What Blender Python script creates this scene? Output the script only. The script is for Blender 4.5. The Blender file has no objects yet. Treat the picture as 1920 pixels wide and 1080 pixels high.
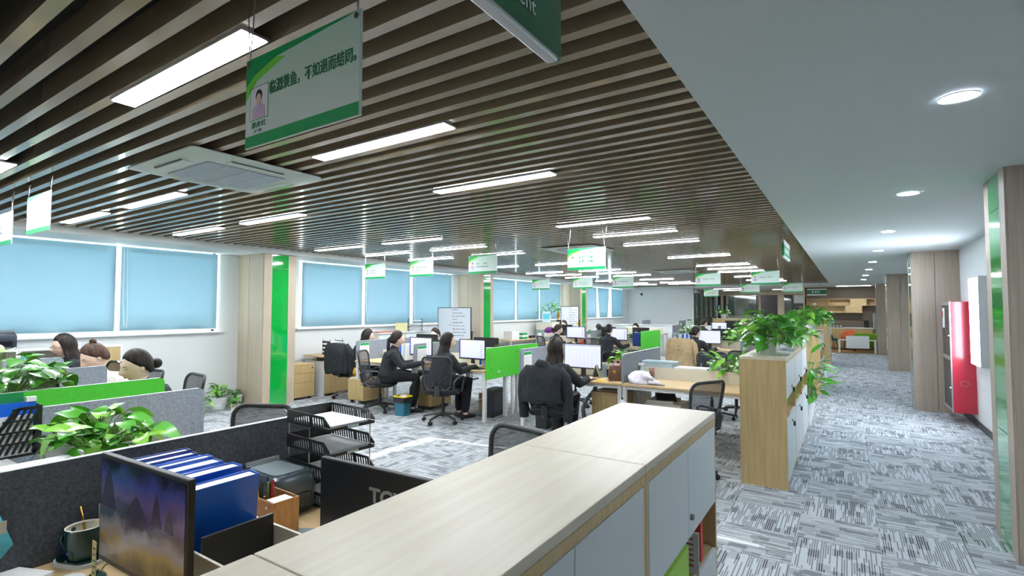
import bpy, math, random
import numpy as np
from mathutils import Matrix, Vector
random.seed(7)
R = math.radians
SC = bpy.context.scene
COL = SC.collection

# ---------------------------------------------------------------- camera, world, sun, exposure
cam_d = bpy.data.cameras.new('camera'); cam = bpy.data.objects.new('camera', cam_d); COL.objects.link(cam)
cam_d.sensor_width = 36.0; cam_d.lens = 965 / 1920 * 36; cam_d.clip_start = 0.05; cam_d.clip_end = 200
cam.location = (0, 0, 1.65); cam.rotation_euler = (R(90 + 2.3736), 0, R(33.116))
SC.camera = cam
wd = bpy.data.worlds.new('sky'); SC.world = wd; wd.use_nodes = True
bg = wd.node_tree.nodes['Background']; bg.inputs[0].default_value = (0.86, 0.94, 1.0, 1); bg.inputs[1].default_value = 8.0
sun_d = bpy.data.lights.new('sun', 'SUN'); sun_d.energy = 40.0; sun_d.angle = R(0.6); sun_d.color = (1, .93, .85)
sun = bpy.data.objects.new('sun', sun_d); COL.objects.link(sun)
sun.rotation_euler = Vector((4.45, .45, -1.30)).to_track_quat('-Z', 'Y').to_euler()
SC.cycles.sample_clamp_indirect = 6.0; SC.cycles.max_bounces = 8; SC.cycles.transparent_max_bounces = 12
vs = SC.view_settings; vs.view_transform = 'Standard'; vs.look = 'None'; vs.exposure = 0.66; vs.gamma = 1.0; vs.use_curve_mapping = False
LAMP_E = 48.0      # brightness of the tube lamps
SPOT_E = 260.0      # brightness of the downlights

# ---------------------------------------------------------------- helpers
def lin(c):
    return tuple(((v / 255) / 12.92 if v / 255 <= .04045 else ((v / 255 + .055) / 1.055) ** 2.4) for v in c)

MATS = {}
def mat(name, rgb=(200, 200, 200), rough=.5, metal=0., kind=None, rgb2=None, scale=1., stretch=(1, 1, 1), emit=0., coat=0., spec=.5, bump=0., alpha=1., trans=0.):
    if name in MATS: return MATS[name]
    m = bpy.data.materials.new(name); m.use_nodes = True; MATS[name] = m
    nt = m.node_tree; N = nt.nodes; L = nt.links; P = N['Principled BSDF']; out = N['Material Output']
    c = lin(rgb) + (1,)
    P.inputs['Base Color'].default_value = c; P.inputs['Roughness'].default_value = rough; P.inputs['Metallic'].default_value = metal
    P.inputs['Specular IOR Level'].default_value = spec; P.inputs['Coat Weight'].default_value = coat; P.inputs['Coat Roughness'].default_value = .08
    P.inputs['Alpha'].default_value = alpha
    if emit: P.inputs['Emission Color'].default_value = c; P.inputs['Emission Strength'].default_value = emit
    if kind in ('noise', 'wood', 'felt'):
        tc = N.new('ShaderNodeTexCoord'); mp = N.new('ShaderNodeMapping'); mp.inputs['Scale'].default_value = stretch
        no = N.new('ShaderNodeTexNoise'); no.inputs['Scale'].default_value = scale; no.inputs['Detail'].default_value = 4
        rp = N.new('ShaderNodeValToRGB'); rp.color_ramp.elements[0].color = c; rp.color_ramp.elements[1].color = lin(rgb2 or rgb) + (1,)
        rp.color_ramp.elements[0].position = .35; rp.color_ramp.elements[1].position = .65
        L.new(tc.outputs['Object'], mp.inputs[0]); L.new(mp.outputs[0], no.inputs['Vector']); L.new(no.outputs[0], rp.inputs[0]); L.new(rp.outputs[0], P.inputs['Base Color'])
        if bump:
            b = N.new('ShaderNodeBump'); b.inputs['Strength'].default_value = bump; b.inputs['Distance'].default_value = .002
            L.new(no.outputs[0], b.inputs['Height']); L.new(b.outputs[0], P.inputs['Normal'])
    if kind == 'glass':
        tr = N.new('ShaderNodeBsdfTransparent'); tr.inputs[0].default_value = c
        gl = N.new('ShaderNodeBsdfGlossy'); gl.inputs['Roughness'].default_value = rough
        mx = N.new('ShaderNodeMixShader'); mx.inputs[0].default_value = trans or .08
        L.new(tr.outputs[0], mx.inputs[1]); L.new(gl.outputs[0], mx.inputs[2]); L.new(mx.outputs[0], out.inputs[0])
    if kind == 'thin':      # woven cloth that lets light through
        tl = N.new('ShaderNodeBsdfTranslucent'); tl.inputs[0].default_value = c
        mx = N.new('ShaderNodeMixShader'); mx.inputs[0].default_value = trans
        L.new(P.outputs[0], mx.inputs[1]); L.new(tl.outputs[0], mx.inputs[2]); L.new(mx.outputs[0], out.inputs[0])
    if kind == 'mesh':      # open mesh fabric
        tr = N.new('ShaderNodeBsdfTransparent'); mx = N.new('ShaderNodeMixShader')
        mx.inputs[0].default_value = trans
        L.new(P.outputs[0], mx.inputs[1]); L.new(tr.outputs[0], mx.inputs[2]); L.new(mx.outputs[0], out.inputs[0])
    if kind == 'gradz':     # printed gradient along local x/z of a sign
        tc = N.new('ShaderNodeTexCoord'); sp = N.new('ShaderNodeSeparateXYZ'); mr = N.new('ShaderNodeMapRange')
        mr.inputs[1].default_value = -.14; mr.inputs[2].default_value = .14
        rp = N.new('ShaderNodeValToRGB'); rp.color_ramp.elements[0].color = c; rp.color_ramp.elements[1].color = lin(rgb2) + (1,)
        L.new(tc.outputs['Object'], sp.inputs[0]); L.new(sp.outputs['Z'], mr.inputs[0]); L.new(mr.outputs[0], rp.inputs[0]); L.new(rp.outputs[0], P.inputs['Base Color'])
    return m

class MB:
    """collects geometry, build() links it as one mesh object"""
    def __init__(s): s.v = []; s.f = []; s.mi = []; s.M = None; s.cur = 0
    def add(s, vs, fs):
        o = len(s.v)
        if s.M is not None: vs = [tuple(s.M @ Vector(p)) for p in vs]
        s.v += [tuple(p) for p in vs]; s.f += [tuple(i + o for i in f) for f in fs]; s.mi += [s.cur] * len(fs); return s
    def box(s, x0, x1, y0, y1, z0, z1):
        return s.add([(x0, y0, z0), (x1, y0, z0), (x1, y1, z0), (x0, y1, z0), (x0, y0, z1), (x1, y0, z1), (x1, y1, z1), (x0, y1, z1)],
                     [(3, 2, 1, 0), (4, 5, 6, 7), (0, 1, 5, 4), (1, 2, 6, 5), (2, 3, 7, 6), (3, 0, 4, 7)])
    def cbox(s, c, d): return s.box(c[0] - d[0] / 2, c[0] + d[0] / 2, c[1] - d[1] / 2, c[1] + d[1] / 2, c[2] - d[2] / 2, c[2] + d[2] / 2)
    def loft(s, rings, cap=True, closed=True):
        n = len(rings[0]); vs = [p for r in rings for p in r]; fs = []
        for i in range(len(rings) - 1):
            for j in range(n if closed else n - 1):
                a = i * n + j; b = i * n + (j + 1) % n; fs.append((a, b, b + n, a + n))
        if cap: fs.append(tuple(reversed(range(n)))); fs.append(tuple(range((len(rings) - 1) * n, len(rings) * n)))
        return s.add(vs, fs)
    def tube(s, pts, r, n=8, cap=True):
        P = [Vector(p) for p in pts]; rr = r if isinstance(r, (list, tuple)) else [r] * len(P); rings = []
        up = None
        for i, p in enumerate(P):
            d = (P[min(i + 1, len(P) - 1)] - P[max(i - 1, 0)])
            d = d.normalized() if d.length > 1e-9 else Vector((0, 0, 1))
            if up is None: up = Vector((1, 0, 0)) if abs(d.x) < .8 else Vector((0, 1, 0))
            a = (up - d * up.dot(d)); a = a.normalized() if a.length > 1e-6 else d.orthogonal().normalized(); b = d.cross(a); up = a
            q = rr[i] if isinstance(rr[i], (list, tuple)) else (rr[i], rr[i])
            rings.append([tuple(p + a * math.cos(t) * q[0] + b * math.sin(t) * q[1]) for t in [k * 2 * math.pi / n for k in range(n)]])
        return s.loft(rings, cap)
    def lathe(s, prof, n=24, c=(0, 0, 0), cap=True):
        return s.loft([[(c[0] + r * math.cos(k * 2 * math.pi / n), c[1] + r * math.sin(k * 2 * math.pi / n), c[2] + z) for k in range(n)] for r, z in prof], cap)
    def prism(s, poly, d0, d1, ax='y'):
        f = {'y': lambda a, b, d: (a, d, b), 'x': lambda a, b, d: (d, a, b), 'z': lambda a, b, d: (a, b, d)}[ax]
        return s.loft([[f(a, b, d0) for a, b in poly], [f(a, b, d1) for a, b in poly]])
    def ell(s, c, r, n=16, m=10):
        rings = []
        for i in range(1, m):
            t = math.pi * i / m
            rings.append([(c[0] + r[0] * math.sin(t) * math.cos(k * 2 * math.pi / n), c[1] + r[1] * math.sin(t) * math.sin(k * 2 * math.pi / n), c[2] - r[2] * math.cos(t)) for k in range(n)])
        return s.loft(rings)
    def mesh(s, name, mats, smooth=False, ang=40):
        me = bpy.data.meshes.new(name); me.from_pydata(s.v, [], s.f); me.update()
        import bmesh
        bm = bmesh.new(); bm.from_mesh(me); bmesh.ops.recalc_face_normals(bm, faces=bm.faces); bm.to_mesh(me); bm.free()
        for m in (mats if isinstance(mats, (list, tuple)) else [mats]): me.materials.append(m)
        if any(s.mi): me.polygons.foreach_set('material_index', s.mi)
        if smooth:
            me.polygons.foreach_set('use_smooth', [True] * len(me.polygons)); me.set_sharp_from_angle(angle=R(ang))
        return me
    def build(s, name, mats, parent=None, smooth=False, bev=0, loc=None, rz=0, ang=40):
        return link(name, s.mesh(name, mats, smooth, ang), parent, bev, loc, rz)

def link(name, me, parent=None, bev=0, loc=None, rz=0):
    o = bpy.data.objects.new(name, me); COL.objects.link(o)
    if parent: o.parent = parent
    if loc: o.location = loc
    if rz: o.rotation_euler.z = rz
    if bev:
        b = o.modifiers.new('bevel', 'BEVEL'); b.width = bev; b.segments = 2; b.limit_method = 'ANGLE'; b.harden_normals = False
    return o

def tag(o, label, cat, group=None):
    o['label'] = label; o['category'] = cat
    if group: o['group'] = group
    return o
def thing(name, label, cat, loc=(0, 0, 0), rz=0., group=None):
    o = bpy.data.objects.new(name, None); COL.objects.link(o); o.empty_display_size = .1
    o.location = loc; o.rotation_euler.z = rz
    return tag(o, label, cat, group)
def struct(name, mb, m, parent=None, **k):
    o = mb.build(name, m, parent, **k)
    if not parent: o['kind'] = 'structure'
    return o
def bx(name, m, parent, x0, x1, y0, y1, z0, z1, bev=0): return MB().box(x0, x1, y0, y1, z0, z1).build(name, m, parent, bev=bev)
KIDS = {}
def copy_tree(o, parent=None):
    c = o.copy(); COL.objects.link(c); c.parent = parent
    for ch in list(KIDS.get(o.name) or [x for x in ALLKIDS(o)]): copy_tree(ch, c)
    return c
def ALLKIDS(o): return [x for x in COL.objects if x.parent == o]
def dup(o, loc, rz, label, group=None):
    c = copy_tree(o); c.location = loc; c.rotation_euler.z = rz; c['label'] = label
    if group: c['group'] = group
    return c

def textmesh(s, size, extr=.0004, bold=0., align='LEFT', sx=1., sp=1.):
    cu = bpy.data.curves.new('lettering', 'FONT'); cu.body = s; cu.size = size; cu.extrude = extr; cu.offset = bold; cu.align_x = align; cu.align_y = 'CENTER'; cu.resolution_u = 3; cu.space_character = sp
    o = bpy.data.objects.new('lettering', cu); COL.objects.link(o); dg = bpy.context.evaluated_depsgraph_get()
    me = bpy.data.meshes.new_from_object(o.evaluated_get(dg), depsgraph=dg)
    bpy.data.objects.remove(o); bpy.data.curves.remove(cu)
    if sx != 1: me.transform(Matrix.Diagonal((sx, 1, 1, 1)))
    return me
def text(s, size, m, parent, loc, rot=(R(90), 0, 0), name='lettering', **k):
    me = textmesh(s, size, **k); me.materials.clear(); me.materials.append(m); me.name = name
    o = link(name, me, parent); o.location = loc; o.rotation_euler = rot; return o

# ---------------------------------------------------------------- materials
M = {}
M['white_paint'] = mat('white_paint', (226, 230, 230), .7)
M['ceil_white'] = mat('ceil_white', (208, 217, 217), .75)
M['slab'] = mat('dark_slab', (22, 22, 24), .9)
M['slat'] = mat('wood_print_slat', (140, 125, 104), .26, spec=.6, coat=.55)
M['slat_side'] = mat('dark_slat_side', (78, 60, 46), .35)
M['oak'] = mat('light_oak', (204, 178, 128), .45, kind='wood', rgb2=(190, 162, 110), scale=3, stretch=(14, 14, .8), bump=.05)
M['oakx'] = mat('light_oak_x', (214, 188, 144), .42, kind='wood', rgb2=(200, 172, 126), scale=3, stretch=(.8, 14, 14))
M['oaktop'] = mat('pale_oak_top', (222, 214, 192), .32, kind='wood', rgb2=(214, 204, 180), scale=3, stretch=(16, .7, 16))
M['lam'] = mat('beige_laminate', (196, 182, 160), .45, kind='wood', rgb2=(184, 170, 148), scale=4, stretch=(18, 18, .5))
M['lam_dark'] = mat('taupe_laminate', (180, 166, 150), .45, kind='wood', rgb2=(168, 154, 138), scale=4, stretch=(18, 18, .5))
M['brown'] = mat('brown_panel', (104, 92, 80), .5)
M['white_door'] = mat('white_laminate', (226, 233, 234), .35)
M['cream'] = mat('cream_board', (228, 224, 208), .45)
M['metal_w'] = mat('white_metal', (232, 232, 230), .35)
M['chrome'] = mat('chrome', (200, 200, 202), .2, 1.)
M['steel'] = mat('brushed_steel', (150, 150, 150), .35, 1.)
M['alu'] = mat('satin_aluminium', (196, 198, 200), .35, .8)
M['black'] = mat('black_plastic', (28, 29, 31), .42)
M['black_g'] = mat('gloss_black', (16, 17, 20), .18)
M['char'] = mat('charcoal_plastic', (52, 55, 58), .4)
M['mesh'] = mat('black_mesh', (50, 54, 58), .7, kind='mesh', trans=.22)
M['seatfab'] = mat('black_fabric', (30, 31, 33), .9)
M['felt'] = mat('grey_felt', (122, 131, 144), .95, kind='felt', rgb2=(150, 160, 172), scale=110)
M['felt_d'] = mat('charcoal_felt', (70, 76, 84), .95, kind='felt', rgb2=(94, 100, 108), scale=110)
M['felt_g'] = mat('green_felt', (82, 206, 56), .9, kind='felt', rgb2=(94, 216, 66), scale=110)
M['blind'] = mat('blue_blind', (166, 198, 212), .85, kind='thin', trans=.17)
M['glass'] = mat('clear_glass', (240, 246, 244), .02, kind='glass', trans=.07)
M['glass_t'] = mat('tinted_glass', (196, 206, 202), .03, kind='glass', trans=.16)
M['glass_g'] = mat('green_frost_band', (96, 190, 128), .3, kind='glass', trans=.35)
M['green_gl'] = mat('green_back_painted_glass', (0, 168, 62), .06, coat=1., spec=.7)
M['white'] = mat('white_plastic', (236, 238, 238), .4)
M['paper'] = mat('paper', (240, 241, 242), .8)
M['lampem'] = mat('lamp_diffuser', (246, 250, 255), .5, emit=LAMP_E)
M['spotem'] = mat('downlight_lens', (222, 235, 255), .5, emit=SPOT_E)
M['boxem'] = mat('lightbox_face', (232, 241, 255), .5, emit=20.)
M['screen'] = mat('white_screen', (222, 226, 244), .3, emit=.3)
M['scr_off'] = mat('dark_screen', (20, 22, 26), .12)
M['scr_ln'] = mat('screen_grey', (150, 158, 180), .4, emit=.3)
M['scr_bl'] = mat('screen_violet', (86, 84, 160), .4, emit=.4)
M['blue'] = mat('blue_folder', (26, 98, 206), .3, coat=.3)
M['blue_d'] = mat('navy_folder', (20, 54, 140), .35)
M['red'] = mat('red_paint', (190, 34, 60), .3, coat=.4)
M['redbook'] = mat('red_cover', (196, 44, 40), .5)
M['sgreen'] = mat('sign_green', (0, 160, 88), .35)
M['slime'] = mat('sign_lime', (120, 220, 70), .35)
M['sdark'] = mat('dept_green', (0, 84, 48), .3)
M['stext'] = mat('sign_text_green', (24, 116, 74), .5)
M['sbody'] = mat('sign_face', (234, 245, 241), .3, kind='gradz', rgb2=(206, 237, 222))
M['sign_back'] = mat('acrylic_white', (222, 232, 232), .25)
M['skin'] = mat('skin', (238, 204, 184), .55)
M['hair'] = mat('black_hair', (18, 15, 15), .5, spec=.3, kind='wood', rgb2=(54, 44, 40), scale=8, stretch=(10, 10, .6))
M['hairb'] = mat('brown_hair', (48, 34, 28), .5, spec=.3, kind='wood', rgb2=(96, 70, 56), scale=8, stretch=(10, 10, .6))
M['cloth_b'] = mat('black_cloth', (34, 38, 42), .9, kind='noise', rgb2=(44, 48, 54), scale=20)
M['trouser'] = mat('black_trousers', (24, 25, 28), .9)
M['cloth_w'] = mat('cream_patterned_cloth', (236, 232, 222), .9, kind='noise', rgb2=(206, 200, 186), scale=40)
M['cloth_p'] = mat('pale_pink_collar', (232, 212, 218), .9)
M['coat_t'] = mat('tan_coat', (184, 160, 122), .9, kind='noise', rgb2=(170, 146, 110), scale=12)
M['teal_c'] = mat('teal_cloth', (18, 84, 78), .9)
M['towel'] = mat('white_towel', (236, 234, 240), .95, kind='noise', rgb2=(220, 214, 228), scale=25)
M['leaf'] = mat('leaf_green', (84, 170, 46), .32, kind='noise', rgb2=(56, 138, 34), scale=9, coat=.25)
M['leafl'] = mat('leaf_light', (146, 206, 78), .32, kind='noise', rgb2=(96, 178, 52), scale=9, coat=.25)
M['leafd'] = mat('leaf_dark', (46, 112, 40), .32, kind='noise', rgb2=(68, 138, 50), scale=9, coat=.25)
M['stem'] = mat('stem_green', (98, 140, 60), .6)
M['soil'] = mat('soil', (70, 54, 42), .95)
M['bluebin'] = mat('petrol_bin', (44, 112, 136), .4)
M['yellow'] = mat('yellow_rim', (236, 204, 40), .4)
M['bag'] = mat('bin_bag', (40, 40, 42), .4)
M['teal_g'] = mat('dark_teal_glaze', (6, 54, 52), .2, coat=.25)
M['kraft'] = mat('bamboo', (188, 140, 86), .5, kind='wood', rgb2=(166, 116, 66), scale=4, stretch=(3, 12, 3))
M['carton'] = mat('carton', (168, 124, 76), .8)
M['lbag'] = mat('brown_leather', (84, 56, 42), .5, kind='noise', rgb2=(116, 82, 58), scale=60)
M['orange'] = mat('orange_seat', (206, 112, 66), .7)
M['teal_s'] = mat('teal_seat', (40, 92, 96), .7)
M['gsofa'] = mat('green_sofa', (118, 168, 40), .8)
M['gold'] = mat('brass', (200, 156, 70), .3, 1.)
M['pink'] = mat('pink_toy', (226, 150, 190), .6)
M['cyan'] = mat('cyan_plastic', (90, 190, 206), .5)
M['purple'] = mat('purple_cap', (108, 44, 120), .8)
M['ltblue'] = mat('pale_blue_plastic', (190, 214, 224), .35)
M['maroon'] = mat('maroon_bag', (120, 24, 40), .6)
M['greytec'] = mat('printer_grey', (128, 140, 144), .35)
M['lime'] = mat('lime_panel', (156, 206, 70), .5)
M['woodfloor'] = mat('wood_floor', (170, 132, 88), .4, kind='wood', rgb2=(146, 110, 72), scale=3, stretch=(.6, 9, 9))
M['dglass'] = mat('dark_door', (44, 36, 40), .25)
M['sticky'] = mat('pale_yellow_paper', (214, 210, 158), .8)
M['acw'] = mat('aircon_white', (216, 226, 224), .4)
M['acg'] = mat('aircon_grille', (170, 182, 200), .5)
M['lips'] = mat('lips', (196, 112, 108), .5)
M['carpet'] = None

def carpet():
    m = bpy.data.materials.new('carpet_tile'); m.use_nodes = True; nt = m.node_tree; N = nt.nodes; L = nt.links; P = N['Principled BSDF']
    P.inputs['Roughness'].default_value = .95; P.inputs['Specular IOR Level'].default_value = .2
    uv = N.new('ShaderNodeUVMap'); uv.uv_map = 'UVMap'; sp = N.new('ShaderNodeSeparateXYZ'); L.new(uv.outputs[0], sp.inputs[0]); oi = N.new('ShaderNodeObjectInfo')
    def ma(op, a, b=None):
        n = N.new('ShaderNodeMath'); n.operation = op
        for i, q in enumerate((a, b)):
            if q is None: continue
            if isinstance(q, (int, float)): n.inputs[i].default_value = q
            else: L.new(q, n.inputs[i])
        return n.outputs[0]
    def wn(a, b=None):
        n = N.new('ShaderNodeTexWhiteNoise'); n.noise_dimensions = '2D'; c = N.new('ShaderNodeCombineXYZ'); L.new(a, c.inputs[0])
        if b is not None: L.new(b, c.inputs[1])
        L.new(c.outputs[0], n.inputs['Vector']); return n.outputs[0]
    x = sp.outputs['X']; y = sp.outputs['Y']; sd = ma('FLOOR', ma('MULTIPLY', oi.outputs['Random'], 997))
    row = ma('ADD', ma('FLOOR', ma('DIVIDE', y, .0135)), ma('MULTIPLY', sd, 53)); band = ma('ADD', ma('FLOOR', ma('DIVIDE', y, .07)), ma('MULTIPLY', sd, 31))
    rs = wn(row); segr = ma('FLOOR', ma('ADD', ma('DIVIDE', x, .17), ma('MULTIPLY', rs, 9)))
    bs = wn(band); segb = ma('FLOOR', ma('ADD', ma('DIVIDE', x, .12), ma('MULTIPLY', bs, 9)))
    line = ma('GREATER_THAN', wn(row, segr), .36); tone = wn(band, segb); dense = ma('GREATER_THAN', tone, .72)
    alt = ma('LESS_THAN', ma('FRACT', ma('DIVIDE', y, .0135)), .58)
    k = ma('ADD', ma('MULTIPLY', ma('MULTIPLY', line, alt), .66), ma('MULTIPLY', dense, .30))
    rp = N.new('ShaderNodeValToRGB'); rp.color_ramp.elements[0].color = lin((196, 202, 206)) + (1,); rp.color_ramp.elements[1].color = lin((74, 78, 82)) + (1,)
    L.new(k, rp.inputs[0]); L.new(rp.outputs[0], P.inputs['Base Color']); return m
M['carpet'] = carpet()

# ================================================================ the room
XL, XR, YF, YB = -9.0, 1.5, -4.0, 30.2
struct('floor', MB().box(-9.3, 1.7, YF, YB, -.12, -.008), M['char'])
FLOOR = COL.objects['floor']
# carpet tiles: half-metre squares laid quarter-turn
tile_b = MB().box(-.2492, .2492, -.2492, .2492, -.008, 0).mesh('carpet_tile', M['carpet'])
uvl = tile_b.uv_layers.new(name='UVMap')
for lp in tile_b.loops:
    c = tile_b.vertices[lp.vertex_index].co; uvl.data[lp.index].uv = (c.x + .25, c.y + .25)
tiles = []
for i in range(-18, 4):
    for j in range(-13, 38):
        cx = -.10 + .5 * i; cy = 4.58 + .5 * j
        if cx > 1.5 or cx < -9.1 or cy > 23.2 or cy < -2: continue
        d2 = cx * cx + cy * cy + 1.65 ** 2; fw = -cx * .546 + cy * .838; rt = cx * .838 + cy * .546
        vis = fw > .5 and abs(rt / fw) < 1.05 and 1.6 / fw < .62 and not (cy < 2.6 and cx < -.4) and not (-.95 < cx < -.45 and (cy < 2.4 or 5.3 < cy))
        tiles.append((-(fw / d2 ** 1.5) if vis else 1, cx, cy, (i + j) % 2))
tiles.sort()
fv, ff, fu = [], [], []
for k, (a, cx, cy, q) in enumerate(tiles):
    if k < 300 and a < 0:
        o = link('carpet_tile', tile_b, FLOOR); o.location = (cx, cy, 0); o.rotation_euler.z = math.pi / 2 * q + (math.pi if (k * 7) % 3 == 0 else 0)
    else:
        h = .2492; b = len(fv); fv += [(cx - h, cy - h, 0), (cx + h, cy - h, 0), (cx + h, cy + h, 0), (cx - h, cy + h, 0)]; ff.append((b, b + 1, b + 2, b + 3))
        ox, oy = random.randint(0, 60), random.randint(0, 60); us = [(0, 0), (.5, 0), (.5, .5), (0, .5)]; us = us[q:] + us[:q]; fu += [(u + ox * 3.1, v + oy * 3.1) for u, v in us]
me = bpy.data.meshes.new('carpet_field'); me.from_pydata(fv, [], ff); me.materials.append(M['carpet']); ul = me.uv_layers.new(name='UVMap')
for i, u in enumerate(fu): ul.data[i].uv = u
o = link('carpet_field', me, FLOOR); o['kind'] = 'stuff'
struct('trim_1', MB().box(-1.5, 1.5, 23.42, 26.0, -.008, .002), M['woodfloor'])
struct('trim_2', MB().box(-9, -1.5, 23.42, YB, -.008, .001), mat('grey_floor', (160, 164, 166), .8))

# ceiling: dark slab, slats below it, plain plaster over the corridor and along the windows
CEIL = struct('ceiling', MB().box(-9.3, 1.7, YF, YB, 3.3, 3.4), M['slab'])
sl = MB().box(-8.16, -.57, -.025, .025, 2.68, 2.785).mesh('slat', M['slat'])
y = 1.72 - .1425 * 40
while y < 23.3:
    o = link('slat', sl, CEIL); o.location = (0, y, 0); y += .1425
struct('trim_3', MB().box(-.56, 1.6, YF, 23.42, 2.6, 2.9), M['ceil_white'])
struct('trim_4', MB().box(-9.0, -8.17, YF, 23.42, 2.6, 2.9), M['white_paint'], bev=.012)
struct('trim_5', MB().box(-9.0, 1.6, 23.42, YB, 2.6, 2.9), M['white_paint'])
# window wall
WIN = [(.1, 4.63), (6.16, 10.78), (12.3, 17.05), (18.4, 23.4)]
wl = MB().box(-9.2, -9.0, YF, YB, -.1, 1.28).box(-9.2, -9.0, YF, YB, 2.62, 3.3)
ys = [YF] + [v for w in WIN for v in w] + [YB]
for a, b in zip(ys[::2], ys[1::2]): wl.box(-9.2, -9.0, a, b, 1.28, 2.62)
struct('wall_left', wl, M['white_paint'])
struct('wall_right', MB().box(1.5, 1.7, YF, YB, -.1, 3.3), M['white_paint'])
struct('baseboard_right', MB().box(1.485, 1.5, 5.22, 23.4, 0, .09), M['char'])
struct('baseboard_left', MB().box(-9.0, -8.988, YF, 24, 0, .08), M['white_door'])
struct('wall_front', MB().box(-9.3, 1.7, YF - .1, YF, -.1, 3.3), M['white_paint'])
struct('wall_back', MB().box(-9.0, -5.95, 24.3, 24.45, -.1, 2.62), M['white_paint'])
struct('wall_far', MB().box(-9.3, 1.7, YB, YB + .1, -.1, 3.3), M['white_paint'])
BLN = [[(.15, 1.62), (1.68, 3.13), (3.19, 4.58)], [(6.2, 7.7), (7.77, 9.18), (9.26, 10.74)], [(12.35, 13.94), (14.0, 15.45), (15.5, 17.0)], [(18.45, 20.35), (20.43, 21.75), (21.95, 23.35)]]
ORD = ['first', 'second', 'third', 'fourth', 'fifth', 'sixth', 'seventh', 'eighth', 'ninth', 'tenth', 'eleventh', 'twelfth', 'thirteenth', 'fourteenth', 'fifteenth']
for k, (a, b) in enumerate(WIN):
    w = MB().box(-9.2, -9.14, a, b, 1.28, 1.315).box(-9.2, -9.14, a, b, 2.57, 2.62).box(-9.2, -9.14, a, a + .05, 1.28, 2.62).box(-9.2, -9.14, b - .05, b, 1.28, 2.62).build('window_%d' % (k + 1), M['white'])
    w['kind'] = 'structure'
    for i, (c, d) in enumerate(BLN[k]):
        if i: bx('mullion', M['white'], w, -9.2, -9.14, c - .12, c - .035, 1.31, 2.6)
    for i in range(3):
        e = [a + .05] + [q[0] - .08 for q in BLN[k][1:]] + [b - .05]
        bx('pane', M['glass'], w, -9.168, -9.162, e[i] + .04, e[i + 1] - .04, 1.315, 2.57)
    bx('window_sill', M['white'], w, -9.14, -8.93, a - .06, b + .06, 1.255, 1.28, bev=.004)
    for i, (c, d) in enumerate(BLN[k]):
        bay = ['nearest window bay', 'bay between first and second pillars', 'bay between second and third pillars', 'farthest window bay'][k]
        bl = thing('roller_blind', 'blue roller blind, %s from left in the %s' % (ORD[i], bay), 'blind', (-8.965, (c + d) / 2, 1.28), 0, 'blue roller blinds')
        h = (d - c) / 2; zb = .055 if (k == 0) else .03
        n = 10; rings = []
        for q in range(n + 1):
            yy = -h + 2 * h * q / n; zz = [zb, .35, .7, 1.0, 1.3]
            rings.append([(.012 * math.sin(q * 1.3 + i) * (1 - t / 1.3) - .01 * (1 - t / 1.3), yy * (1 if not (k == 3 and i == 1) else .72 + .28 * t / 1.3), t) for t in zz])
        mb = MB(); mb.loft(rings, cap=False, closed=False); f = mb.build('fabric', M['blind'], bl, smooth=True)
        f.modifiers.new('s', 'SOLIDIFY').thickness = .0012
        bx('bottom_bar', M['metal_w'], bl, -.02, .004, -h * (.72 if (k == 3 and i == 1) else 1), h * (.72 if (k == 3 and i == 1) else 1), zb - .022, zb)
        if k < 2 and i > 0:
            MB().tube([(.02, -h + .03, 1.28), (.025, -h + .03, .5), (.03, -h + .05, .12), (.03, -h + .08, .1), (.025, -h + .09, .3), (.02, -h + .07, 1.28)], .004, 6).build('pull_chain', M['white'], bl, smooth=True)

# columns
def column(lbl, x0, x1, y0, y1, face, mm):
    """face +1: green glass faces +x, -1: faces -x"""
    t = thing('column', lbl, 'column', ((x0 + x1) / 2, (y0 + y1) / 2, 0), 0)
    hx, hy = (x1 - x0) / 2, (y1 - y0) / 2; H = 2.6
    bx('shaft', mm, t, -hx, hx, -hy, hy, 0, H)
    fx = hx * face; a, b = (fx, fx + .012 * face) if face > 0 else (fx + .012 * face, fx)
    w = hy * .52
    g1 = bx('glass_strip', M['green_gl'], t, a, b, -w, w, .01, .8); g2 = bx('glass_strip', M['green_gl'], t, a, b, -w, w, .806, 2.35); g3 = bx('glass_strip', M['green_gl'], t, a, b, -w, w, 2.356, H - .01)
    for s in (-1, 1):
        y0_, y1_ = (w + .004, hy) if s > 0 else (-hy, -w - .004)
        bx('cladding_strip', mm, t, a, b, y0_, y1_, 0, H)
        bx('edge_trim', M['alu'], t, a - .001, b + .001, s * w - .003 if s < 0 else w - .001, s * w + .001 if s < 0 else w + .003, 0, H)
    q = -.02 if face < 0 else -.05
    bx('side_panel', mm, t, -hx, q, -hy - .012, -hy, 0.0, H); bx('side_panel', mm, t, q + .012, hx, -hy - .012, -hy, 0.0, H)
    return t
column('beige column with green glass strip between the two front window bays', -9.0, -8.26, 4.98, 5.58, 1, M['lam'])
column('beige column with green glass strip behind the large whiteboard', -9.0, -8.26, 11.1, 11.7, 1, M['lam'])
column('beige column with green glass strip behind the smaller far whiteboard', -9.0, -8.26, 17.25, 17.85, 1, M['lam'])
column('tall taupe column with green glass strip at the right edge of the picture', .9, 1.5, 4.64, 5.24, -1, M['lam_dark'])
column('taupe column with thin green strip behind the red fire cabinet', .9, 1.5, 10.72, 11.32, -1, M['lam_dark'])
column('taupe corridor column between the fire cabinet column and the tea corner', .9, 1.5, 17.3, 17.9, -1, M['lam_dark'])
column('farthest taupe corridor column beside the green sofa', .9, 1.5, 23.5, 24.1, -1, M['lam_dark'])

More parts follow.
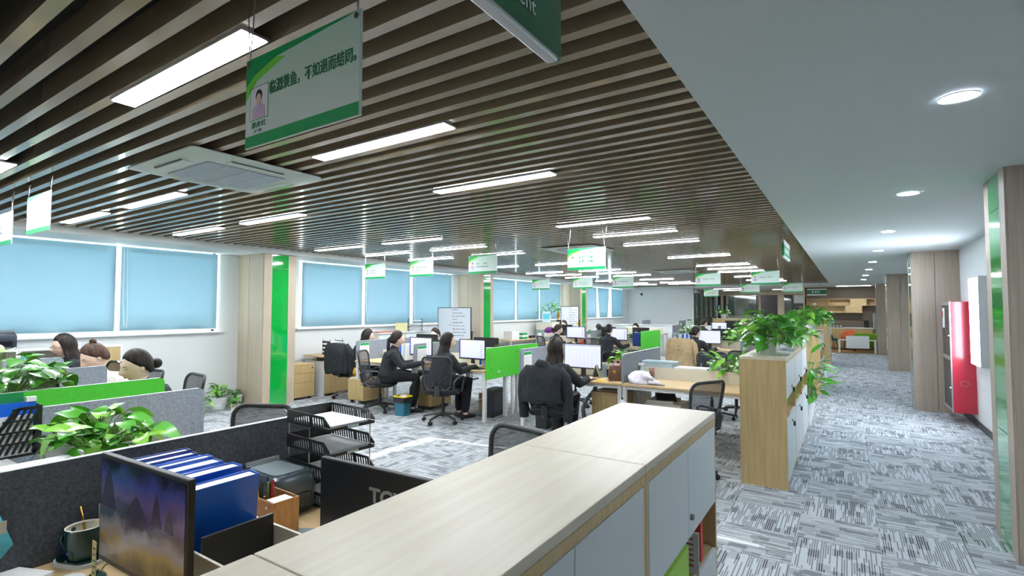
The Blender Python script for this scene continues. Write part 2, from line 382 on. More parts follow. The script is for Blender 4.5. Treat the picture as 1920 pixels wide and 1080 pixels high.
# linear lamps
LX = [(-2.405, 'row nearest the corridor'), (-5.46, 'middle row'), (-7.12, 'row nearest the windows')]
LY = [-1.3, 1.05, 2.17, 3.37, 5.6, 6.7, 7.87, 10.28, 12.56, 13.73, 15.0, 17.4, 19.7, 20.85]
def lamp0():
    t = thing('linear_ceiling_lamp', '', 'lamp', (0, 0, 2.68), 0, 'linear lamps in the slatted ceiling')
    MB().box(-.58, .58, -.054, .054, -.012, 0).build('housing', M['alu'], t)
    MB().box(-.572, .572, -.047, .047, -.016, -.0125).build('diffuser', M['lampem'], t)
    return t
L0 = None
for xc, nm in LX:
    k = 0
    for y in LY:
        if y > 0: k += 1; lb = '%s bright linear lamp from the camera in the ceiling %s' % (ORD[k - 1], nm)
        else: lb = 'added unseen linear fill lamp behind the camera in the ceiling ' + nm  # invented row out of view, added to light the foreground and near sign
        if L0 is None: L0 = lamp0(); L0.location = (xc, y, 2.68); L0['label'] = lb
        else: dup(L0, (xc, y, 2.68), 0, lb)
# corridor downlights
D0 = None
for k, y in enumerate([2.98, 5.28, 7.75, 10.2, 12.55, 14.9, 17.4, 19.8]):
    lb = ('round recessed downlight in the white corridor ceiling, %s from the camera' % ORD[k])
    if D0 is None:
        D0 = thing('downlight', lb, 'downlight', (.435, y, 2.6), 0, 'corridor downlights')
        MB().lathe([(.062, -.002), (.075, -.002), (.075, -.008), (.062, -.006)], 24, cap=False).build('trim_ring', M['white'], D0, smooth=True)
        MB().lathe([(.0615, -.001), (.0615, -.005)], 24).build('lens', M['spotem'], D0)
    else: dup(D0, (.435, y, 2.6), 0, lb)
# ceiling cassettes
def aircon():
    t = thing('air_conditioner', '', 'air conditioner', (0, 0, 2.68), 0, 'ceiling cassette air conditioners')
    def rr(h, r, n=5):
        pts = []
        for cx, cy, a0 in ((h - r, h - r, 0), (-h + r, h - r, 90), (-h + r, -h + r, 180), (h - r, -h + r, 270)):
            for q in range(n + 1): a = R(a0 + 90 * q / n); pts.append((cx + r * math.cos(a), cy + r * math.sin(a)))
        return pts
    mb = MB(); rg = []
    for h, r, z in ((.455, .03, 0), (.475, .03, -.006), (.475, .03, -.014), (.40, .08, -.034), (.33, .08, -.036), (.315, .07, -.03)): rg.append([(x, y_, z) for x, y_ in rr(h, r)])
    mb.loft(rg); mb.build('panel', M['acw'], t, smooth=True, ang=25)
    MB().box(-.285, .285, -.285, .285, -.037, -.0305).build('intake_grille', M['acg'], t, bev=.006)
    for k in range(3): bx('grille_rib', M['acw'], t, -.28, .28, -.15 + .15 * k - .003, -.15 + .15 * k + .003, -.0395, -.0372)
    for k in range(4):
        o = MB().box(-.2, .2, .335, .40, -.039, -.0362).build('louver', M['acw'], t, bev=.004); o.rotation_euler.z = k * math.pi / 2
        o = MB().box(-.19, .19, .40, .413, -.0365, -.031).build('air_slot', M['black'], t); o.rotation_euler.z = k * math.pi / 2
    return t
AC = aircon(); AC.location = (-3.86, 2.03, 2.675); AC['label'] = 'large white ceiling cassette air conditioner nearest the camera'
dup(AC, (-3.82, 7.93, 2.675), 0, 'white ceiling cassette air conditioner behind the middle hanging sign')
dup(AC, (-3.84, 14.0, 2.675), 0, 'farthest white ceiling cassette air conditioner')

# hanging signs -------------------------------------------------
def glyph_row(mb, n, x, z, s, y, skip=()):
    """illegible small print: strokes the size of characters"""
    for k in range(n):
        if k in skip: continue
        cx = x + k * s * 1.25
        for q in range(3): zz = z - s * .35 + q * s * .35; mb.box(cx, cx + s * random.uniform(.6, 1), y - .0006, y, zz, zz + s * .13)
        for q in range(2): xx = cx + s * random.uniform(.05, .8); mb.box(xx, xx + s * .13, y - .0006, y, z - s * .45, z + s * .5)
def sign(lbl, xc, yc, zc, rows, hair='short', w=.52, h=.275, near=False, rz=0, pale=False, chain=.24):
    t = thing('hanging_sign', lbl, 'sign', (xc, yc, zc), rz, 'slogan boards hanging from the ceiling')
    W, H = w / 2, h / 2; chain = 2.68 - zc - H
    MB().box(-W, W, -.003, .003, -H, H).build('board', M['sign_back'], t)
    MB().box(-W + .002, W - .004, -.0036, -.003, -H + .002, H - .002).build('face_print', M['sbody'], t)
    y0, y1 = -.0044, -.0037
    MB().prism([(-W + .002, H - .002), (-W + .002, H - .085), (-W + .05, H - .055), (-W + .16, H - .025), (W - .05, H - .006), (W - .01, H - .002)], y0, y1).build('green_swoosh', M['sgreen'], t)
    MB().prism([(-W + .002, H - .085), (-W + .002, H - .125), (-W + .06, H - .075), (-W + .2, H - .036), (-W + .16, H - .025), (-W + .05, H - .055)], y0, y1).build('lime_swoosh', M['slime'], t)
    MB().box(-W + .002, W - .004, y0, y1, -H + .002, -H + .036).build('green_footer', M['sgreen'], t)
    # printed portrait of a person in a pale shirt
    px0, px1, pz0, pz1 = -W + .028, -W + .118, -H + .082, H - .095
    cx = (px0 + px1) / 2; ph = pz1 - pz0
    p = bx('portrait_print', M['paper'], t, px0, px1, y0, y1, pz0, pz1)
    e = MB()
    for a in ((px0 - .002, px1 + .002, pz0 - .002, pz0), (px0 - .002, px1 + .002, pz1, pz1 + .002), (px0 - .002, px0, pz0, pz1), (px1, px1 + .002, pz0, pz1)): e.box(a[0], a[1], y0, y1, a[2], a[3])
    e.build('portrait_border', M['sgreen'] if near else M['scr_ln'], p)
    el = lambda a, b, rx, rz_, n=14: [(a + rx * math.cos(q * 2 * math.pi / n), b + rz_ * math.sin(q * 2 * math.pi / n)) for q in range(n)]
    hz = pz0 + ph * .64
    if hair == 'long': MB().prism([(cx - .021, hz - .035), (cx + .021, hz - .035), (cx + .019, hz + .012), (cx + .01, hz + .025), (cx - .01, hz + .025), (cx - .019, hz + .012)], y0 - .0006, y0).build('printed_hair', M['hair'], p)
    else: MB().prism(el(cx, hz + .007, .0165, .019), y0 - .0006, y0).build('printed_hair', M['hair'], p)
    MB().prism([(cx - .034, pz0 + .001), (cx + .034, pz0 + .001), (cx + .03, pz0 + ph * .36), (cx + .008, pz0 + ph * .46), (cx - .008, pz0 + ph * .46), (cx - .03, pz0 + ph * .36)], y0 - .001, y0 - .0003).build('printed_shirt', mat('print_lilac', (216, 190, 222), .6), p)
    MB().prism(el(cx, hz - .003, .0125, .0165) , y0 - .0014, y0 - .0007).build('printed_face', M['skin'], p)
    MB().prism([(cx - .005, pz0 + ph * .42), (cx + .005, pz0 + ph * .42), (cx + .005, hz - .01), (cx - .005, hz - .01)], y0 - .0013, y0 - .0005).build('printed_neck', M['skin'], p)
    if isinstance(rows, str) or near:
        lines = rows.split('\n')
        for k, s in enumerate(lines):
            sz = .042 if near else .036
            text(s, sz, M['stext'], t, (-W + (.125 if near else .155), y0 - .0002, .018 - k * .052 if not near else .022), bold=.0007, sx=.80 if near else 1.1)
    else:
        g = MB()
        for k, n in enumerate(rows): glyph_row(g, n[0], -W + .15, .012 - k * .045, n[1], y0, n[2] if len(n) > 2 else ())
        g.build('lettering', M['stext'], t)
    g = MB(); glyph_row(g, 3, cx - .02, pz0 - .016, .011, y0); 
    if near:
        text('邵彦红', .02, M['stext'], t, (px0 + .008, y0 - .0002, pz0 - .018), sx=1.25); text('工厂主任', .0105, M['stext'], t, (px0 + .02, y0 - .0002, pz0 - .036))
    else: g.build('name_print', M['stext'], t)
    for s in (-1, 1):
        xx = s * (W - .014)
        MB().lathe([(.004, 0), (.008, 0), (.008, .003), (.004, .003)], 12).build('eyelet', M['chrome'], t).location = (xx, -.004, H - .016)
        t.children
        r = [(xx, .0, H - .016), (xx - .004, 0, H + .02)]
        MB().tube([(xx - .025, 0, H + chain), (xx, 0, H - .012), (xx + .03, 0, H + chain)], .0022 if near else .003, 5).build('chain', M['chrome'], t)
    for c in [c for c in COL.objects if c.parent == t and c.name.startswith('eyelet')]: c.rotation_euler.x = R(90)
    return t
sign('large near hanging slogan board with a portrait of a person in a pink shirt', -1.275, .86, 2.275, '临渊羡鱼，不如退而结网。', near=True, chain=.16)
sign('hanging slogan board with white highlight at upper left, right of the cut-off one', -5.42, 1.36, 2.42, [(7, .02), (7, .02, (1,))], w=.56, h=.31, chain=.12)
sign('hanging slogan board cut off by the left edge of the picture', -6.4, 1.36, 2.37, [(5, .02), (7, .02)], w=.6, h=.29, chain=.17)
sign('hanging slogan board with two bold green text lines in front of the second air conditioner', -2.74, 5.91, 2.285, '服务做到最好，\n态度做到最好。')
sign('hanging slogan board directly in front of the second window pillar', -4.48, 6.08, 2.31, [(8, .02, (2, 3, 4)), (9, .02)])
sign('hanging slogan board over the middle blind of the second window bay', -5.9, 6.3, 2.33, [(9, .02), (6, .02)])
sign('hanging slogan board with short dark hair portrait beside the gap of the first blind', -7.11, 6.39, 2.335, [(5, .021), (5, .021)])
sign('small hanging slogan board over the blinds of the third window bay', -6.72, 11.68, 2.30, [(9, .016, (4,))])
sign('small hanging slogan board above the third window pillar', -5.4, 11.44, 2.29, [(10, .017), (12, .017)])
sign('small hanging slogan board over the last window bay', -4.43, 11.59, 2.29, [(9, .022)])
sign('hanging slogan board with long dark hair portrait left of the glass offices', -2.51, 11.55, 2.29, [(10, .02, (5,))], 'long')
sign('hanging slogan board with portrait right above the corridor cabinets plants', -1.39, 11.52, 2.29, [(10, .02, (5,))])
sign('distant hanging slogan board in front of the dark office door', -2.44, 16.77, 2.275, [(10, .02, (5,))], 'long')
sign('distant hanging slogan board beside the ceiling edge near the tea corner', -1.32, 16.73, 2.27, [(9, .022)])
sign('farthest hanging slogan board in front of the glass partition', -4.27, 20.17, 2.26, [(9, .022), (9, .022)])
# department sign over the camera: two-sided box facing the corridor
t = thing('department_sign', 'dark green department sign cut off by the top edge of the picture', 'sign', (-.54, .6, 2.2))
MB().box(-.009, .009, -.42, .42, .012, .27).build('panel', M['sdark'], t, bev=.003)
MB().box(-.013, .013, -.41, .395, 0, .013).build('bottom_rail', M['alu'], t, bev=.004)
MB().box(-.013, .013, -.42, .40, .27, .283).build('top_rail', M['alu'], t, bev=.004)
text('部', .115, M['white'], t, (.0098, .2, .155), (R(90), 0, R(90)), extr=.0004, bold=.002, sx=.85)
text('g Department', .05, M['white'], t, (.0098, .02, .075), (R(90), 0, R(90)), extr=.0004)
for s in (-.3, .3): MB().tube([(0, s, .28), (0, s, .4)], .003, 6).build('hanging_wire', M['chrome'], t)
t = thing('department_sign', 'small green and white sign on two rods at the ceiling edge of the corridor', 'sign', (-.72, 8.25, 2.36))
MB().box(-.012, .012, -.42, .42, .02, .2).build('panel', M['sgreen'], t); MB().box(-.014, .014, -.42, .42, 0, .025).build('bottom_rail', M['white'], t); MB().box(-.014, .014, -.42, .42, .17, .24).build('top_rail', M['white'], t)
g = MB()
for k in range(3): g.box(.0122, .0132, -.3 + k * .2, -.15 + k * .2, .07, .14)
g.build('lettering', M['white'], t)
for s in (-.4, .4): MB().tube([(0, s, .24), (0, s, .33)], .004, 6).build('hanging_rod', M['chrome'], t)
t = thing('department_sign', 'small dark green sign hanging in front of the tea corner shelves', 'sign', (-.95, 22.0, 2.17))
MB().box(-.31, .31, -.012, .012, .03, .2).build('panel', M['sdark'], t); MB().box(-.31, .31, -.014, .014, 0, .03).build('bottom_rail', M['white'], t); MB().box(-.31, .31, -.014, .014, .2, .23).build('top_rail', M['white'], t)
g = MB(); glyph_row(g, 3, -.15, .12, .07, -.012, ()); g.build('lettering', M['white'], t)
MB().tube([(.1, 0, .23), (.1, 0, .51)], .006, 6).build('hanging_rod', M['chrome'], t)

# ================================================================ builders
def rrect(w, h, r, n=4):
    pts = []
    for cx, cy, a0 in ((w - r, h - r, 0), (-w + r, h - r, 90), (-w + r, -h + r, 180), (w - r, -h + r, 270)):
        for q in range(n + 1): a = R(a0 + 90 * q / n); pts.append((cx + r * math.cos(a), cy + r * math.sin(a)))
    return pts
CHAIR = {}
def chair_proto(kind):
    """task chair, sitter faces +y; kinds: x (cross back support), plain, silver"""
    t = thing('office_chair', '', 'chair', (0, 0, 0), 0, 'black mesh office chairs')
    frame = M['char'] if kind == 'x' else M['black']; basem = M['chrome'] if kind == 'silver' else M['black']
    leg = MB().tube([(0, .02, .12), (0, .16, .105), (0, .30, .075)], [(.03, .022), (.024, .016), (.016, .012)], 8).mesh('base_leg', basem, True)
    cas = MB(); cas.tube([(-.024, 0, .028), (-.008, 0, .028)], .028, 12); cas.tube([(.008, 0, .028), (.024, 0, .028)], .028, 12); cas.tube([(0, 0, .03), (0, 0, .075)], .009, 8)
    casm = cas.mesh('caster', M['black'], True)
    for k in range(5):
        l = link('base_leg', leg, t, rz=k * 2 * math.pi / 5 + .3); c = link('caster', casm, l, loc=(0, .295, 0))
    MB().lathe([(.034, .09), (.034, .14), (.026, .145), (.026, .28), (.016, .285), (.016, .42)], 14).build('gas_lift', M['black'] if kind != 'silver' else M['chrome'], t, smooth=True)
    rings = []
    for z, s in ((.415, .80), (.42, .93), (.44, 1.), (.465, 1.), (.478, .95), (.483, .75)):
        rings.append([(x * s, y * s + .01, z - (.012 if y > .17 else 0)) for x, y in rrect(.245, .235, .09, 5)])
    MB().loft(rings).build('seat', M['seatfab'], t, smooth=True, ang=60)
    MB().box(-.12, .12, -.12, .12, .385, .416).build('seat_plate', M['black'], t, bev=.01)
    def by(z): return -.225 - .10 * (z - .5) - .06 * (z - .5) ** 2 * 2
    o = rrect(1, 1, .35, 4); loop = []
    for x, y in o:
        z = .735 + y * .235; w = .205 + .022 * y; loop.append((x * w, by(z) - .035 * (1 - x * x) + .0, z))
    loop.append(loop[0])
    MB().tube(loop, [(.016, .014)] * len(loop), 8, cap=False).build('back_frame', frame, t, smooth=True, ang=80)
    g = []; n = 9
    for i in range(n + 1):
        z = .735 - .228 + .456 * i / n; yv = -1 + 2 * i / n; w = (.205 + .022 * yv) * (1 if abs(yv) < .7 else (1 - .32 * ((abs(yv) - .7) / .3) ** 2)) - .003
        g.append([(w * u, by(z) - .035 * (1 - u * u), z) for u in [-1 + 2 * q / 8 for q in range(9)]])
    MB().loft(g, cap=False, closed=False).build('back_mesh', M['mesh'] if kind != 'silver' else M['seatfab'], t, smooth=True)
    if kind == 'x':
        for s in (-1, 1):
            MB().tube([(s * .165, by(.70) - .04, .70), (s * .06, by(.62) - .055, .63), (s * .035, by(.58) - .055, .585), (s * .09, by(.53) - .04, .525)], [(.014, .009)] * 4, 6).build('back_brace', frame, t, smooth=True)
    MB().tube([(0, -.1, .40), (0, -.24, .41), (0, by(.5) - .05, .46), (0, by(.55) - .045, .56)], [(.04, .014)] * 4, 8).build('back_bracket', frame, t, smooth=True)
    for s in (-1, 1):
        p = [(s * .225, .05, .43), (s * .285, .0, .46), (s * .29, .10, .645), (s * .285, .04, .672), (s * .28, -.18, .664), (s * .245, by(.62), .62), (s * .23, by(.52) + .01, .5), (s * .26, -.1, .44), (s * .225, .05, .43)]
        MB().tube(p, [(.018, .012)] * len(p), 8, cap=False).build('armrest', frame, t, smooth=True, ang=80)
    return t
def chair(lbl, x, y, rz, kind='x'):
    if kind not in CHAIR:
        CHAIR[kind] = t = chair_proto(kind); t.location = (x, y, 0); t.rotation_euler.z = rz; t['label'] = lbl; return t
    return dup(CHAIR[kind], (x, y, 0), rz, lbl)

def desk(lbl, x0, x1, y0, y1, legs=((0, 0), (1, 0), (0, 1), (1, 1)), z=.75):
    t = thing('office_desk', lbl, 'desk', ((x0 + x1) / 2, (y0 + y1) / 2, 0), 0, 'oak topped office desks')
    w, d = (x1 - x0) / 2 - .002, (y1 - y0) / 2
    MB().box(-w, w, -d, d, z - .025, z).build('desk_top', M['oakx'], t, bev=.003)
    for a, b in legs:
        sx = -w + .03 if a == 0 else w - .03; sy = -d + .05 if b == 0 else d - .05
        MB().box(sx - .025, sx + .025, sy - .025, sy + .025, 0, z - .026).build('leg', M['metal_w'], t, bev=.003)
    MB().box(-w + .06, w - .06, -d + .03, -d + .06, z - .065, z - .026).build('beam', M['metal_w'], t); MB().box(-w + .06, w - .06, d - .06, d - .03, z - .065, z - .026).build('beam', M['metal_w'], t)
    return t
def trough(lbl, x0, x1, y0, y1, z0=.6, z1=.92):
    t = thing('desk_screen', lbl, 'desk screen', ((x0 + x1) / 2, (y0 + y1) / 2, 0), 0, 'cream centre screens of the desks')
    w, d = (x1 - x0) / 2 - .006, (y1 - y0) / 2 - .004
    for s in (-1, 1): MB().box(-w, w, s * d - .009 if s > 0 else -d, d if s > 0 else -d + .009, z0, z1).build('board', M['cream'], t, bev=.002)
    MB().box(-w, w, -d + .01, d - .01, z0 + .1, z0 + .115).build('shelf', M['cream'], t)
    for s in (-1, 1): MB().box(s * w - .01, s * w + .01, -.03, .03, 0, z0 + .1).build('support', M['metal_w'], t)
    return t
def divider(lbl, x, y0, y1, m, z0=.62, z1=1.1, poster=False, th=.026):
    t = thing('desk_divider', lbl, 'desk divider', (x, (y0 + y1) / 2, 0), 0, 'felt desk dividers')
    h = (y1 - y0) / 2; r = .035; poly = [(-h, z0), (h, z0)] + [(h - r + r * math.cos(R(a)), z1 - r + r * math.sin(R(a))) for a in (0, 30, 60, 90)] + [(-h + r + r * math.cos(R(a)), z1 - r + r * math.sin(R(a))) for a in (90, 120, 150, 180)]
    MB().prism(poly, -th / 2, th / 2, 'x').build('felt_board', m, t)
    MB().box(-th / 2 - .001, th / 2 + .001, -h + r, h - r, z1, z1 + .002).build('edge_band', mat('pale_edge', (206, 216, 220), .6), t)
    for s in (-.6, .6):
        MB().box(-th / 2 - .012, th / 2 + .012, s * h - .03, s * h + .03, .70, .724).build('clamp', M['metal_w'], t)
    for s in (-.86, -.5):
        MB().tube([(-th / 2 - .002, s * h, .7 + .06), (th / 2 + .003, s * h, .7 + .06)], .009, 10).build('bolt', M['char'], t)
    if poster:
        p = bx('notice_sheet', M['paper'], t, th / 2, th / 2 + .002, -h + .07, -h + .28, z1 - .33, z1 - .04)
        bx('notice_header', M['sgreen'], p, th / 2 + .002, th / 2 + .003, -h + .075, -h + .275, z1 - .085, z1 - .045)
        g = MB()
        for k in range(9): g.box(th / 2 + .002, th / 2 + .0026, -h + .09, -h + .25 - .01 * (k % 3), z1 - .12 - .02 * k, z1 - .125 - .02 * k + .002)
        g.build('notice_lines', M['scr_ln'], p)
    return t
def monitor(lbl, x, y, rz=0., z=.75, w=.53, h=.31, zb=.13, screen='white', logo=None, tilt=0):
    """screen faces -y"""
    t = thing('monitor', lbl, 'monitor', (x, y, z), rz, 'desktop monitors')
    W = w / 2
    MB().box(-W, W, -.008, .012, zb, zb + h).build('housing', M['black'], t, bev=.004)
    MB().box(-W * .45, W * .45, .012, .035, zb + .02, zb + h * .42).build('rear_bulge', M['black'], t, bev=.012)
    s = MB().box(-W + .012, W - .012, -.0095, -.0085, zb + .018, zb + h - .012).build('screen', {'white': M['screen'], 'off': M['scr_off'], 'table': M['screen'], 'win': M['screen']}.get(screen, M['scr_off']), t)
    if screen == 'table':
        g = MB()
        for k in range(9): g.box(-W + .02 + k * (w - .04) / 9, -W + .021 + k * (w - .04) / 9, -.0102, -.0096, zb + .03, zb + h - .04)
        for k in range(14): g.box(-W + .02, W - .02, -.0102, -.0096, zb + .03 + k * .018, zb + .0307 + k * .018)
        g.build('table_lines', M['scr_ln'], s); bx('title_bar', M['scr_ln'], s, -W + .012, W - .012, -.0104, -.0096, zb + h - .03, zb + h - .018)
    if screen == 'win':
        bx('side_bar', M['scr_bl'], s, -W + .012, -W + .03, -.0104, -.0096, zb + .018, zb + h - .012); bx('task_bar', M['scr_bl'], s, -W + .03, W - .012, -.0104, -.0096, zb + .018, zb + .027)
        g = MB()
        for k in range(6):
            g.box(-W + .05, -W + .06, -.0103, -.0096, zb + .06 + k * .033, zb + .068 + k * .033); g.box(W - .09, W - .05, -.0103, -.0096, zb + .06 + k * .033, zb + .066 + k * .033)
        g.build('icons', M['scr_bl'], s)
    MB().box(-.035, .035, .012, .028, .01, zb + .06).build('neck', M['black'], t, bev=.003)
    MB().loft([[(a, b + .02, zz) for a, b in rrect(.12, .085, .03)] for zz in (0, .008)]).build('foot', M['black'], t)
    if logo: text(logo, .062, M['alu'], t, (-.02, .0126, zb + h * .74), (R(90), 0, math.pi), extr=.0006, bold=.002, align='CENTER', sx=1.2)
    return t
def pedestal(lbl, x, y, rz=0., w=.4, d=.5, h=.6, rows=(.14, .14, .24)):
    """drawers face -y"""
    t = thing('drawer_pedestal', lbl, 'drawer unit', (x, y, 0), rz, 'oak drawer pedestals')
    W, D = w / 2, d / 2
    MB().box(-W, W, -D + .018, D, .06, h - .02).build('body', M['oak'], t); MB().box(-W, W, -D, D, h - .02, h).build('top', M['oakx'], t, bev=.002)
    z = h - .024
    for k, r in enumerate(rows):
        f = MB().box(-W + .002, W - .002, -D, -D + .017, z - r + .004, z).build('drawer', M['oak'], t, bev=.001)
        if k == 0: MB().tube([(W - .05, -D - .008, z - .05), (W - .05, -D, z - .05)], .012, 10).build('lock', M['chrome'], f)
        z -= r
    for a in (-1, 1):
        for b in (-1, 1): MB().tube([(a * (W - .05) - .012, b * (D - .06), .03), (a * (W - .05) + .012, b * (D - .06), .03)], .03, 10).build('caster', M['black'], t)
    return t
def tower(lbl, x, y, rz=0.):
    t = thing('computer_tower', lbl, 'computer', (x, y, 0), rz, 'black desktop computers')
    MB().box(-.09, .09, -.2, .2, .01, .42).build('case', M['black'], t, bev=.006)
    MB().box(-.088, .088, -.212, -.2, .012, .418).build('front_panel', M['char'], t, bev=.006); MB().box(.0905, .0925, -.15, .15, .08, .35).build('side_vent', M['char'], t, bev=.001)
    for a in (-1, 1):
        MB().box(a * .07 - .012, a * .07 + .012, -.18, .18, 0, .01).build('foot', M['black'], t)
    return t

# ---------------------------------------------------------------- plants
def leaf_mesh(name, m, L, W, tip=1., droop=.35, fold=.18, n=6):
    rows = []
    for i in range(n + 1):
        t = i / n; w = W * (math.sin(math.pi * min(1, t ** .62)) ** .8 if tip == 1. else math.sin(math.pi * t ** .8))
        if i == 0: w = W * .12
        z = -droop * L * t * t; rows.append([(-w, L * t - (.06 * L if i == 1 else 0), z + fold * w), (0, L * t, z), (w, L * t - (.06 * L if i == 1 else 0), z + fold * w)])
    mb = MB(); mb.loft(rows, cap=False, closed=False); return mb.mesh(name, m, True, 80)
LEAF = {}
for nm in ('leaf', 'leafl', 'leafd'):
    LEAF[nm] = [leaf_mesh('leaf', M[nm], .10, .036), leaf_mesh('leaf', M[nm], .12, .042, droop=.6), leaf_mesh('leaf', M[nm], .09, .034, droop=.15)]
    LEAF[nm + '_l'] = [leaf_mesh('leaf', M[nm], .2, .032, 0, droop=.5, n=7), leaf_mesh('leaf', M[nm], .16, .026, 0, droop=.25, n=7)]
def foliage(t, n, rx, ry, h, size, long=False, base=(0, 0, 0), single=False, pal=('leaf', 'leaf', 'leafl', 'leafd'), seed=0, low=-.1):
    rnd = random.Random(seed); st = MB(); allv = MB()
    for k in range(n):
        a = k * 2.39996 + rnd.uniform(-.4, .4); u = math.sqrt(rnd.uniform(.05, 1)); hh = h * (rnd.uniform(low, 1) if not long else rnd.uniform(.2, 1)) * (1.15 - .55 * u)
        p = Vector((base[0] + math.cos(a) * u * rx, base[1] + math.sin(a) * u * ry, base[2] + hh)); e = R(rnd.uniform(-35, 45)) if not long else R(rnd.uniform(-20, 60))
        Mx = Matrix.Translation(p) @ Matrix.Rotation(a - math.pi / 2 + rnd.uniform(-.7, .7), 4, 'Z') @ Matrix.Rotation(e, 4, 'X') @ Matrix.Rotation(rnd.uniform(-.5, .5), 4, 'Y') @ Matrix.Scale(size * rnd.uniform(.75, 1.25), 4)
        me = rnd.choice(LEAF[rnd.choice(pal) + ('_l' if long else '')])
        if single:
            o = len(allv.v); allv.v += [tuple(Mx @ v.co) for v in me.vertices]; allv.f += [tuple(i + o for i in q.vertices) for q in me.polygons]; allv.mi += [['leaf', 'leafl', 'leafd'].index(me.materials[0].name.replace('leaf_green', 'leaf').replace('leaf_light', 'leafl').replace('leaf_dark', 'leafd'))] * len(me.polygons)
        else:
            o = link('leaf', me, t); o.matrix_local = Mx
        c = Vector((base[0] + math.cos(a) * u * rx * .25, base[1] + math.sin(a) * u * ry * .25, base[2] - .02)); st.tube([tuple(c), tuple(c.lerp(p, .5) + Vector((0, 0, .3 * abs(hh)))), tuple(p)], .0028, 4, cap=False)
    if single: allv.build('foliage', [M['leaf'], M['leafl'], M['leafd']], t, smooth=True, ang=80)
    st.build('stems', M['stem'], t, smooth=True)
def pot(t, prof, m, soil=.8):
    MB().lathe(prof, 28).build('pot', m, t, smooth=True)
    r, z = prof[-1] if prof[-1][0] > .01 else prof[-2]
    MB().lathe([(.001, prof[2][1] * soil), (max(p[0] for p in prof[:3]) * .93, prof[2][1] * soil)], 20, cap=False).build('soil', M['soil'], t)
def white_pot(t, r=.085, h=.15):
    MB().lathe([(r * .70, 0), (r * .72, .004), (r * .92, h * .85), (r, h * .86), (r, h), (r * .94, h), (r * .88, h * .86), (r * .6, h * .2)], 28, cap=False).build('pot', M['white'], t, smooth=True, ang=30)
    MB().lathe([(.0, h * .82), (r * .87, h * .82)], 20, cap=False).build('soil', M['soil'], t); MB().lathe([(0, .003), (r * .7, .003)], 20, cap=False).build('pot_base', M['white'], t)
def potted(lbl, x, y, z, r=.085, h=.15, n=45, rx=.17, ry=.17, fh=.2, size=1., single=False, long=False, seed=1, pal=('leaf', 'leaf', 'leafl', 'leafd'), low=-.1, name='potted_plant'):
    t = thing(name, lbl, 'plant', (x, y, z), 0, 'green potted plants'); white_pot(t, r, h); foliage(t, n, rx, ry, fh, size, long, (0, 0, h), single, pal, seed, low); return t

# ---------------------------------------------------------------- people
def head_rings(c, yaw, s=1., pitch=0., n=28, m=20):
    """closed head surface, face towards local +y of the head; rings from chin side to crown"""
    rings = []
    for i in range(1, m):
        t = math.pi * i / m; z = -math.cos(t); ring = []
        for k in range(n):
            a = 2 * math.pi * k / n; x, y = math.sin(t) * math.sin(a), math.sin(t) * math.cos(a)
            jaw = 1 - .24 * max(0, -z) ** 1.3
            X = .074 * x * jaw; Y = .092 * y * (1 - .05 * max(0, -z)) + (.008 if y > 0 else -.006) * (1 - abs(z)); Z = (.115 if z > 0 else .124) * z
            if y > 0:
                g = lambda px, pz, sx, sz: math.exp(-((X - px) / sx) ** 2 - ((Z - pz) / sz) ** 2)
                Y += .034 * g(0, -.024, .016, .020) + .014 * g(0, .002, .012, .02) - .009 * (g(.030, .006, .016, .011) + g(-.030, .006, .016, .011)) + .010 * g(0, -.058, .022, .011) + .014 * g(0, -.098, .028, .020) + .006 * g(0, .03, .05, .02) + .005 * (g(.04, -.03, .02, .02) + g(-.04, -.03, .02, .02))
            ring.append((X, Y, Z))
        rings.append(ring)
    Mx = Matrix.Translation(c) @ Matrix.Rotation(yaw, 4, 'Z') @ Matrix.Rotation(-pitch, 4, 'X') @ Matrix.Scale(s, 4)
    return [[tuple(Mx @ Vector(p)) for p in r] for r in rings], Mx
